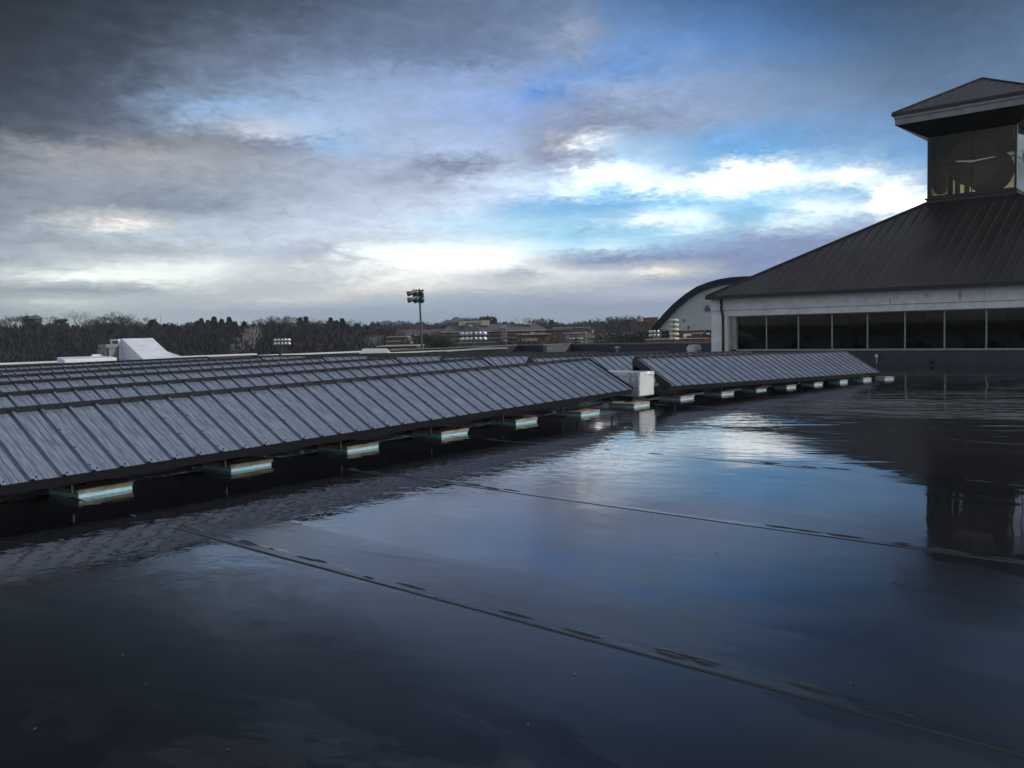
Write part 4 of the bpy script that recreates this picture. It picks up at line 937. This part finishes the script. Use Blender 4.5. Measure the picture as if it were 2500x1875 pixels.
# pagoda roofs in the trees
for px, py, D, w, m_, lab in ((77, 769, 235, 24, 'slate', 'tiny pagoda-like roof poking out of the left treetops'), (462, 787, 260, 34, 'tile', 'red-brown gabled roof showing among the trees')):
    e, s = far('tree_top_roof', lab, 'roof', px, py, D)
    MB().hexa([(-w/2*s, 0, -9*s), (w/2*s, 0, -9*s), (w/2*s, 4, -9*s), (-w/2*s, 4, -9*s), (-w/5*s, 1.8, 0), (w/5*s, 1.8, 0), (w/5*s, 2.2, 0), (-w/5*s, 2.2, 0)]).build('roof_slopes', m_, e)
    fbox(e, s, -w*.3, w*.3, .4, 3.6, -17, -9.1, 'wall', 'bark'); MB().tube((0, 2, 0), (0, 2, 4*s), .06, .02, 5).build('finial', m_, e)
e, s = far('radio_mast', 'hair-thin mast rising above the trees left of the pines', 'mast', 392, 766, 330); MB().tube((0, 0, -25*s), (0, 0, 0), .09, .04, 5).build('mast_pole', 'polesteel', e); fbox(e, s, -1, 1, -.05, .05, -14, -13.5, 'antenna', 'polesteel')

# ------------------------------------------------------------------ ringed vent stack
e, s = far('ringed_vent_stack', 'cream vent of five stacked rings standing behind the black parapet', 'vent stack', 1646, 833, 60)
for k in range(5): MB().lathe((0, 0, 0), [(.10, (k*11.2+2.5)*s), (.26, (k*11.2+2.8)*s), (.335, (k*11.2+4.6)*s), (.335, (k*11.2+7.4)*s), (.27, (k*11.2+9.4)*s), (.10, (k*11.2+9.8)*s)], 20).build('ring', 'cream', e, smooth=True)
MB().tube((0, 0, -60*s), (0, 0, 57*s), .09, .09, 10).build('core_pipe', 'slate', e)

# ------------------------------------------------------------------ floodlights
def fixture(parent, p, aim, r, m_='lamp', name='floodlight', ln=1.5):
    p = Vector(p); aim = Vector(aim).normalized(); mb = MB(); prev_ = None
    rings_ = [(0, .25), (.25, .5), (.6, .75), (1.0, .98), (1.3, 1.0), (1.35, .97)]
    x = aim.orthogonal().normalized(); y = aim.cross(x); n = 14
    for d, k in rings_:
        for i in range(n):
            t = 2*math.pi*i/n; mb.v.append(tuple(p+aim*(d-.5)*r*ln/1.35*1.2+x*math.cos(t)*r*k+y*math.sin(t)*r*k))
    for q in range(len(rings_)-1):
        for i in range(n):
            j = (i+1) % n; mb.f.append((q*n+i, q*n+j, (q+1)*n+j, (q+1)*n+i)); mb.m.append(0)
    mb.f.append(tuple(range(n-1, -1, -1))); mb.m.append(0); k0 = (len(rings_)-1)*n; mb.f.append(tuple(range(k0, k0+n))); mb.m.append(0)
    return mb.build(name, m_, parent, smooth=True)
e, s = far('floodlight_pole', 'tall sports floodlight pole with two crossarms of dark lamps against the sky', 'light pole', 1033, 848, 85)
MB().tube((0, 0, -8), (-5.2*s, 0, 142*s), .15, .09, 12).build('pole', 'polesteel', e)
for zz, dx in ((139, 0), (123.5, .8)):
    c = MB(); c.tube(((-19+dx)*s, -.5, zz*s), ((4+dx)*s, .5, (zz-1)*s), .07, .07, 6); c.tube(((-19+dx)*s, -.5, zz*s), ((-13+dx)*s, 1.2, zz*s), .06, .06, 6); c.tube((3*s, .5, (zz-1)*s), ((5+dx)*s, -1.0, (zz-.6)*s), .06, .06, 6); c.build('crossarm', 'polesteel', e)
    for x, y, ax in ((-21.5, -.5, (-.95, -.35, -.25)), (-14, -.1, (-.35, -.8, -.55)), (-.5, -.1, (-.1, .8, -.5)), (-5, .3, (-.4, .8, -.5))):
        f = fixture(e, ((x+dx)*s, y, (zz-6.5)*s), ax, .27 if x > -20 else .25, ln=1.5 if x > -20 else 2.6)
        MB().tube(((x+dx+1.5)*s, y, (zz-.5)*s), ((x+dx)*s, y, (zz-5)*s), .05, .05, 5).build('lamp_bracket', 'polesteel', f)
def bank(px0, px1, pys, D, n, lab, m_='silverlamp', r=.34, polepx=None, facing=0):
    e, s = far('floodlight_bank', lab, 'floodlights', (px0+px1)/2 if polepx is None else polepx, pys[-1], D, 0, 'sports floodlight banks beyond the roof')
    cx = (px0+px1)/2 if polepx is None else polepx
    MB().tube((0, 0, -14), (0, 0, (pys[-1]-pys[0])*s+.2), .14, .1, 8).build('pole', 'polesteel', e)
    for py in pys:
        z = (pys[-1]-py)*s
        MB().tube(((px0-cx)*s, 0, z-.35), ((px1-cx)*s, 0, z-.35), .05, .05, 5).build('crossarm', 'polesteel', e)
        for k in range(n):
            x = (px0+(px1-px0)*(k+.5)/n-cx)*s; t = k/(n-1)
            ax = (-.5+1.0*t+facing, .75, -.45) if m_ == 'silverlamp' else (.2, -.8, -.5)
            fixture(e, (x, 0, z), ax, r, m_)
bank(669, 708, (829, 838), 175, 5, 'two-row bank of silver floodlights low in front of the left trees', r=.33)
bank(1125, 1187, (813, 826), 120, 6, 'two-row bank of silver floodlights in front of the long school', r=.30, polepx=1155)
bank(1586, 1610, (808, 817.5), 110, 3, 'small bank of bright floodlights at the foot of the arched hall', r=.22, polepx=1614)
bank(1613, 1634, (808, 817.5), 111, 2, 'pair of dark round floodlights beside the ringed vent', m_='lamp', r=.25, polepx=1626)
# ball-stop net posts
for k, (px, y0, y1) in enumerate(((1353, 808, 842), (1395, 806, 842), (1426, 812, 840), (1435.5, 809, 840), (1473, 806, 840), (1175, 835, 845), (1192, 832, 845), (1353.5, 809, 840))):
    if k == 7: continue
    D = 100; p = at(px, y0, D); q = at(px, y1, D)
    tag(MB().tube((q.x, q.y, -9), p, .07, .05, 6).build('net_post', 'polesteel'),
        ['thin dark net post just right of the brick pavilion', 'thin dark net post in front of the glazed hall', 'thin dark net post left of the beige pylon', 'thin dark net post right of the beige pylon', 'thin dark net post in front of the beige wall end', 'short dark fence post under the middle floodlight bank', 'short dark fence post right of the middle floodlight bank'][k], 'post', 'net and fence posts')
# utility poles and wires in front of the left trees
poles = []
for px, py, D, lab in ((869, 844, 150, 'wooden utility pole with crossarm before the right end of the woods'), (811, 854, 150, 'short utility pole left of the flat grey hood'), (-120, 850, 150, 'utility pole past the left edge')):
    p = at(px, py, D); e = thing('utility_pole', lab, 'utility pole', (p.x, p.y, p.z), CY)
    MB().tube((0, 0, -12), (0, 0, 0), .14, .1, 7).build('pole', 'bark', e); MB().box(-.9, .9, -.06, .06, -.7, -.55).build('crossarm', 'bark', e); poles.append(p)
for q, (a, b, lab) in enumerate(((poles[0], poles[1], 'upper wire between the two utility poles'), (poles[1], poles[2], 'long sagging wire in front of the left woods'))):
    w = MB(); n = 24
    pts = [a.lerp(b, i/n)-Vector((0, 0, .6+ (2.2 if q else .5)*4*(i/n)*(1-i/n)*.5)) for i in range(n+1)]
    for u, v in zip(pts, pts[1:]): w.tube(u, v, .028, .028, 4, False)
    tag(w.build('overhead_wire', 'polesteel'), lab, 'wire')

# ------------------------------------------------------------------ trees
def bare_parts(seed, H, spread=.42, levels=5, up_=.55, rt_=.02):
    rnd = random.Random(seed); tr = MB(); cr = MB()
    def br(p, d, L, r, lv):
        n = 3 if lv > 1 else 6; q = p+d*L; m_ = tr if lv == 0 else cr
        mid = p.lerp(q, .5)+Vector((rnd.uniform(-1, 1), rnd.uniform(-1, 1), 0))*L*.05
        m_.tube(p, mid, r, r*.85, n, False); m_.tube(mid, q, r*.85, r*.66, n, False)
        if lv >= levels: return
        k = rnd.choice((2, 3, 3, 4)) if lv > 0 else 6
        for i in range(k):
            a = 2*math.pi*(i+rnd.random()*.6)/k; t = rnd.uniform(.35, .75) if lv else rnd.uniform(.25, .6)
            nd = (d*(1-t*.6)+Vector((math.cos(a), math.sin(a), 0))*t*(1+spread)*.7+Vector((0, 0, up_*.35))).normalized()
            st = q if i else q
            if lv == 0: st = p.lerp(q, .45+.55*i/k)
            br(st, nd, L*rnd.uniform(.58, .82) if lv else H*rnd.uniform(.2, .27), max(r*rnd.uniform(.5, .68), rt_), lv+1)
    br(Vector((0, 0, 0)), Vector((rnd.uniform(-.04, .04), rnd.uniform(-.04, .04), 1)).normalized(), H*.42, H*.018, 0)
    return tr, cr
def leafy(seed, H, kind):
    rnd = random.Random(seed); tr = MB(); cr = MB()
    tr.tube((0, 0, 0), (0, 0, H*.9), H*.018, H*.004, 6)
    def card(c, r):
        a = Vector((rnd.gauss(0, 1), rnd.gauss(0, 1), rnd.gauss(0, .6))).normalized(); b = a.orthogonal().normalized(); b = (b+a.cross(b)*rnd.uniform(-1, 1)).normalized()
        cr.face([c-a*r-b*r*.35, c+a*r-b*r*.2, c+a*r*.9+b*r*.3, c-a*r*.8+b*r*.4])
    if kind == 'cone':
        for k in range(1500):
            t = rnd.random()**.8; z = H*(.10+.9*t); lay = ((1-t)**.7)*(.75+.25*math.sin(t*H*3.1+seed)); R = H*.24*lay+.03; a = rnd.uniform(0, 6.283); rr = R*math.sqrt(rnd.uniform(.1, 1))*(.8+.3*math.sin(a*3+seed+t*7))
            card(Vector((rr*math.cos(a), rr*math.sin(a), z-rr*.15)), rnd.uniform(.025, .05)*H*.8)
    elif kind == 'cedar':
        lv = [(t, rnd.uniform(0, 6.28), rnd.uniform(.5, 1)) for t in [.35, .45, .52, .6, .66, .72, .78, .84, .9, .95, .98] for _ in range(3)]
        for t, a, w in lv:
            R = H*.34*w*(1.15-t*.8)
            tip = Vector((R*math.cos(a), R*math.sin(a), H*t+R*.15)); cr.tube((0, 0, H*(t-.05)), tip, H*.008, H*.003, 3, False)
            for k in range(55):
                q = rnd.random()**.5; c = Vector((0, 0, H*(t-.05))).lerp(tip, q)+Vector((rnd.gauss(0, .06), rnd.gauss(0, .06), rnd.gauss(.02, .018)))*H
                card(c, rnd.uniform(.015, .038)*H)
    else:
        lobes = [(Vector((rnd.gauss(0, .2), rnd.gauss(0, .2), rnd.uniform(.4, .86)))*H, rnd.uniform(.10, .2)*H) for _ in range(14)]
        for c0_, R in lobes:
            cr.tube((0, 0, H*.25), c0_, H*.012, H*.004, 3, False)
            for k in range(190):
                d = Vector((rnd.gauss(0, 1), rnd.gauss(0, 1), rnd.gauss(0, .8))).normalized()*R*rnd.uniform(.5, 1.1); card(c0_+d, rnd.uniform(.018, .036)*H)
    return tr, cr
TV = {}; TIP = {}
for k in range(6): tr, cr = bare_parts(20+k, 10, .3+.1*(k % 3), 5, .4+.1*(k % 2), .034); TV['bare%d' % k] = (tr.mesh('trunk', 'bark'), cr.mesh('crown', 'twig'))
for k in range(2):
    tr, cr = bare_parts(40+k, 10, .45, 5, .5, .015); TV['red%d' % k] = (tr.mesh('trunk', 'bark'), cr.mesh('crown', 'redtwig'))
    tr, cr = bare_parts(50+k, 10, .25, 4, .8, .022); TV['pale%d' % k] = (tr.mesh('trunk', 'palebark'), cr.mesh('crown', 'palebark'))
    tr, cr = leafy(60+k, 10, 'cedar'); TV['cedar%d' % k] = (tr.mesh('trunk', 'bark'), cr.mesh('crown', 'needle'))
    tr, cr = leafy(80+k, 10, 'round'); TV['round%d' % k] = (tr.mesh('trunk', 'bark'), cr.mesh('crown', 'bush'))
    tr, cr = leafy(85+k, 10, 'round'); TV['olive%d' % k] = (tr.mesh('trunk', 'bark'), cr.mesh('crown', 'olive'))
    tr, cr = leafy(88+k, 10, 'round'); TV['orange%d' % k] = (tr.mesh('trunk', 'bark'), cr.mesh('crown', 'orangetwig'))
for k in range(4): tr, cr = bare_parts(120+k, 10, .4, 5, .5, .055); TV['farbare%d' % k] = (tr.mesh('trunk', 'bark'), cr.mesh('crown', 'twig'))
for k in range(3): tr, cr = leafy(70+k, 10, 'cone'); TV['cone%d' % k] = (tr.mesh('trunk', 'bark'), cr.mesh('crown', 'needle'))
NMS = dict(farbare='bare_tree', bare='bare_tree', red='bare_tree', pale='pale_bare_tree', cedar='cedar_tree', cone='conifer_tree', round='evergreen_tree', olive='olive_brown_tree', orange='orange_brown_bush')
def tree(kind, px, py, D, label, group=None, wide=1.0, h=None, base=None):
    ks = [k for k in TV if k.rstrip('0123456789') == kind]; key = random.choice(ks); p = at(px, py, D)
    zb = terr(p.x, p.y)-.2 if base is None else base; hh = p.z-zb if h is None else h
    tip = TIP.setdefault(key, max(v.co.z for v in TV[key][1].vertices))
    e = thing(NMS[kind], label, 'tree' if kind != 'orange' else 'bush', (p.x, p.y, p.z-hh), random.uniform(0, 6.28), group)
    sc = hh/tip; e.scale = (sc*wide, sc*wide, sc)
    link('trunk', TV[key][0], e); link('crown', TV[key][1], e); return e
L_TREES = [('bare', 14, 790), ('bare', 45, 765), ('cedar', 72, 770), ('bare', 96, 778), ('bare', 121, 768), ('cedar', 150, 776), ('bare', 172, 790), ('pale', 198, 754), ('bare', 218, 780),
 ('bare', 240, 768), ('bare', 262, 770), ('bare', 282, 759), ('bare', 300, 763), ('bare', 314, 764), ('bare', 330, 776), ('bare', 347, 785), ('bare', 364, 771), ('cone', 370, 780), ('cone', 401, 789), ('bare', 415, 792),
 ('bare', 432, 796), ('bare', 455, 802), ('cone', 482, 782), ('cone', 491, 776), ('cone', 507, 780), ('cone', 523, 772), ('cone', 541, 778), ('cone', 559, 773), ('cone', 572, 784), ('cone', 596, 783), ('bare', 583, 790), ('bare', 612, 790), ('bare', 635, 775),
 ('bare', 655, 775), ('bare', 677, 768), ('bare', 698, 772), ('bare', 720, 770), ('cone', 733, 774), ('cone', 747, 772), ('bare', 770, 775), ('bare', 790, 778), ('cone', 807, 774), ('cone', 822, 781), ('cone', 835, 776), ('bare', 850, 780), ('bare', 866, 777), ('cone', 870, 790), ('bare', 888, 798), ('bare', 905, 803),
 ('bare', 925, 795), ('bare', 943, 786), ('bare', 962, 787), ('cone', 897, 795), ('bare', 978, 796)]
ADJ = dict(bare='leafless brown tree', cedar='flat-topped dark cedar', pale='tall pale-barked leafless tree', cone='dark pointed conifer', red='reddish leafless tree')
cnt = {}
for k, (kd, px, py) in enumerate(L_TREES):
    D = 262 + 26*math.sin(k*1.7)
    seg = 'far left of the photo' if px < 130 else 'left of the white hood top' if px < 250 else 'above the white hood' if px < 420 else 'in the pine clump' if px < 600 else 'above the small floodlight bank' if px < 735 else 'in the right end of the woods' if px < 880 else 'thinning out before the brick block'
    cnt[(kd, seg)] = cnt.get((kd, seg), 0)+1; nn_ = cnt[(kd, seg)]
    tree(kd, px, py, D, '%s %s, %s from left' % (ADJ[kd], seg, NTH[nn_-1] if nn_ > 1 else 'first'), 'trees of the left woods', wide=1.25 if kd == 'bare' else 1.9 if kd == 'cone' else 1.2)
# second, nearer and farther ranks that fill the woods
for k in range(96):
    px = -160+k*11.6+random.uniform(-5, 5); kd = random.choices(['bare', 'cone', 'bare', 'cedar'], [5, 1.6, 4, .6])[0]
    top = 806+random.uniform(-12, 16)+ (12 if px > 880 else 0)
    if px < 0: top -= 22
    D = random.choice((228, 240, 300, 320))
    o = tree(kd, px, top, D, 'leafless or evergreen tree crowded inside the brown woods below the skyline', 'inner trees of the left woods', wide=1.3)
    o['label'] = {'bare': 'leafless brown tree standing inside the crowded left woods below the skyline', 'cone': 'dark conifer standing inside the crowded left woods below the skyline', 'cedar': 'dark cedar standing inside the crowded left woods below the skyline'}[kd]
    o['group'] = {'bare': 'inner leafless trees', 'cone': 'inner conifers', 'cedar': 'inner cedars'}[kd]+' of the left woods'
# undergrowth that closes the woods
tk = MB(); rnd = random.Random(5)
for k in range(42000):
    px = rnd.uniform(-260, 1010)
    prof_ = 797+7*math.sin(px*.045)+5*math.sin(px*.13)+4*math.sin(px*.31)+(14 if px > 880 else 0)
    if k % 2:
        D = rnd.uniform(230, 330); p = at(px, prof_+rnd.random()**.8*46, D)
    else:
        D = rnd.uniform(130, 260); p = at(px, 850, D); p.z = terr(p.x, p.y)+rnd.random()**1.5*sm(120, 230, D)*6.5
    zt = terr(p.x, p.y)
    if p.z < zt: p.z = zt+rnd.uniform(0, 2)
    a = Vector((rnd.gauss(0, .45), rnd.gauss(0, .45), 1)).normalized(); b = a.orthogonal().normalized(); b = (b+a.cross(b)*rnd.uniform(-1, 1)).normalized(); r = rnd.uniform(.35, 1.2)
    tk.face([p-a*r-b*.18, p-a*r+b*.18, p+a*r+b*.08, p+a*r-b*.08])
tag(tk.build('undergrowth', 'thicket'), kind='stuff', label='brown tangle of brush closing the left woods', cat='undergrowth')
R_TREES = [('red', 1013, 787, 300), ('bare', 1030, 785, 330), ('bare', 1053, 785, 340), ('red', 995, 796, 290), ('bare', 1075, 792, 420), ('bare', 1092, 790, 420), ('bare', 1110, 786, 430), ('bare', 1128, 784, 430), ('bare', 1145, 779, 430), ('bare', 1157, 774, 420), ('bare', 1168, 778, 420), ('cedar', 1186, 772, 400), ('cone', 1207, 778, 400), ('cone', 1232, 787, 410),
 ('bare', 1252, 784, 420), ('bare', 1268, 790, 430), ('red', 1287, 773, 380), ('bare', 1306, 778, 390), ('bare', 1325, 794, 420), ('cone', 1346, 782, 400), ('cone', 1354, 788, 405), ('bare', 1366, 789, 430), ('bare', 1381, 792, 440), ('bare', 1402, 790, 440), ('bare', 1418, 784, 430), ('bare', 1430, 786, 430), ('bare', 1445, 786, 420), ('bare', 1460, 776, 410), ('bare', 1472, 786, 420), ('bare', 1484, 773, 400),
 ('bare', 1498, 776, 410), ('bare', 1510, 773, 400), ('bare', 1520, 778, 400), ('cone', 1532, 781, 380), ('cone', 1490, 786, 380), ('bare', 1538, 770, 400), ('bare', 1563, 771, 420), ('bare', 1550, 784, 400), ('cone', 1505, 790, 370), ('bare', 1580, 786, 420)]
cnt = {}
for k, (kd, px, py, D) in enumerate(R_TREES):
    seg = 'behind the light pole' if px < 1080 else 'behind the pale roof boxes' if px < 1215 else 'behind the school roof' if px < 1330 else 'above the low shops' if px < 1440 else 'left of the arched hall'
    cnt[(kd, seg)] = cnt.get((kd, seg), 0)+1; nn_ = cnt[(kd, seg)]
    tree('farbare' if kd == 'bare' else kd, px, py-2, D, 'distant %s %s, %s from left' % (ADJ[kd], seg, NTH[min(14, nn_-1)] if nn_ > 1 else 'first'), 'distant trees on the skyline', wide=1.3 if kd != 'cone' else 2.0)
for k in range(70):
    px = 985+k*8.9+random.uniform(-4, 4); D = random.choice((350, 460, 520)); o = tree('farbare', px, 793+random.uniform(-7, 6), D, 'distant leafless tree in the low skyline belt behind the buildings', 'low belt of distant leafless trees', wide=1.5)
dk = MB()
for k in range(24000):
    px = rnd.uniform(860, 1640); D = rnd.uniform(380, 560)
    top = 795+4*math.sin(px*.06)+3*math.sin(px*.17)+3*math.sin(px*.4)-6*math.exp(-((px-1500)/60)**2)
    p = at(px, top+rnd.random()**.7*32, D); a = Vector((rnd.gauss(0, .45), rnd.gauss(0, .45), 1)).normalized(); b = a.orthogonal().normalized(); b = (b+a.cross(b)*rnd.uniform(-1, 1)).normalized(); r = rnd.uniform(.5, 1.6)
    dk.face([p-a*r-b*.3, p-a*r+b*.3, p+a*r+b*.14, p+a*r-b*.14])
tag(dk.build('far_woods', 'thicket'), kind='stuff', label='low brown belt of far woods behind the buildings', cat='woods')
lab_i = 0
for kd, px, py, D, w, lab in (('round', 1055, 801, 165, .95, 'broad dark green evergreen right behind the floodlight pole'), ('round', 1098, 808, 165, .9, 'lower dark green evergreen left of the middle floodlights'), ('round', 1030, 822, 160, .8, 'small evergreen at the foot of the floodlight pole'),
    ('olive', 1238, 815, 140, .6, 'thin olive shrub left of the brick pavilion'), ('olive', 1256, 822, 140, .6, 'thin brown shrub touching the brick pavilion wall'), ('olive', 1370, 818, 140, .8, 'twiggy olive shrub between net posts'), ('olive', 1385, 824, 140, .8, 'low twiggy shrub in front of the glazed hall'),
    ('olive', 1512, 800, 170, 1.15, 'large olive-brown tree right of the beige building'), ('olive', 1565, 800, 165, 1.1, 'large olive-brown tree at the foot of the arched roof'), ('olive', 1495, 822, 150, .9, 'low olive shrub left of the large olive tree'), ('olive', 1540, 824, 150, 1.0, 'low olive shrub between the two large olive trees'),
    ('orange', 765, 834, 200, 1.9, 'orange-brown bush in front of the dark woods'), ('pale', 600, 812, 200, 1.1, 'white-barked bare tree with spreading branches in front of the pines'), ('pale', 616, 795, 200, .9, 'taller white-barked bare tree right of the spreading one'), ('pale', 578, 838, 195, 1.2, 'small pale bare sapling left of the white-barked pair'),
    ('pale', 921, 812, 215, .8, 'slender pale-barked tree above the brown brick wing'), ('pale', 905, 818, 215, .8, 'thin grey-barked tree left of the slender pale one')):
    tree(kd, px, py, D, lab, None, wide=w)
# far hills
def hill(px, py, D, wpx, name, seed, hgt=None):
    p = at(px, py, D); s = D/FP; rnd = random.Random(seed); n = 64; m_ = 14; mb = MB()
    c_, s_ = math.cos(CY), math.sin(CY)
    W_ = wpx*s/2; Hh = p.z+8
    for j in range(m_+1):
        for i in range(n+1):
            u = -1+2*i/n; v = -1+2*j/m_
            z = Hh*max(0, (1-u*u))**.8*max(0, 1-v*v)**.8*(1+.05*math.sin(u*9+seed)+.035*math.sin(u*23+seed*2))+rnd.uniform(-.9, .9)
            x, y = u*W_, v*W_*.6; mb.v.append((p.x+x*c_-y*s_, p.y+x*s_+y*c_, -8+z))
    for j in range(m_):
        for i in range(n): a = j*(n+1)+i; mb.f.append((a, a+1, a+n+2, a+n+1)); mb.m.append(0)
    tag(mb.build(name, 'hill', smooth=False), kind='structure')
hill(1115, 777, 1300, 190, 'hill', 1); hill(960, 786, 1200, 330, 'hill', 2); hill(1320, 796, 1400, 700, 'hill', 3); hill(985, 783, 1500, 90, 'hill', 4); hill(300, 800, 1500, 1600, 'hill', 5); hill(1150, 800, 900, 900, 'hill', 6)

# ------------------------------------------------------------------ haze
hm = bpy.data.materials.new('haze_air'); hm.use_nodes = True; t = hm.node_tree; t.nodes.clear()
pvn = t.nodes.new('ShaderNodeVolumePrincipled'); pvn.inputs['Color'].default_value = (.80, .90, 1.0, 1); pvn.inputs['Density'].default_value = .00024; pvn.inputs['Anisotropy'].default_value = .2
mo = t.nodes.new('ShaderNodeOutputMaterial'); t.links.new(pvn.outputs[0], mo.inputs['Volume'])
hz_ = MB().box(-2600, 2600, -2600, 2600, -12, 75).build('haze', hm); tag(hz_, kind='stuff', label='thin blue winter haze over the distance', cat='haze')
hm.cycles.homogeneous_volume = True if hasattr(hm.cycles, 'homogeneous_volume') else False
for o in bpy.data.objects:
    if '_d' in o: del o['_d']
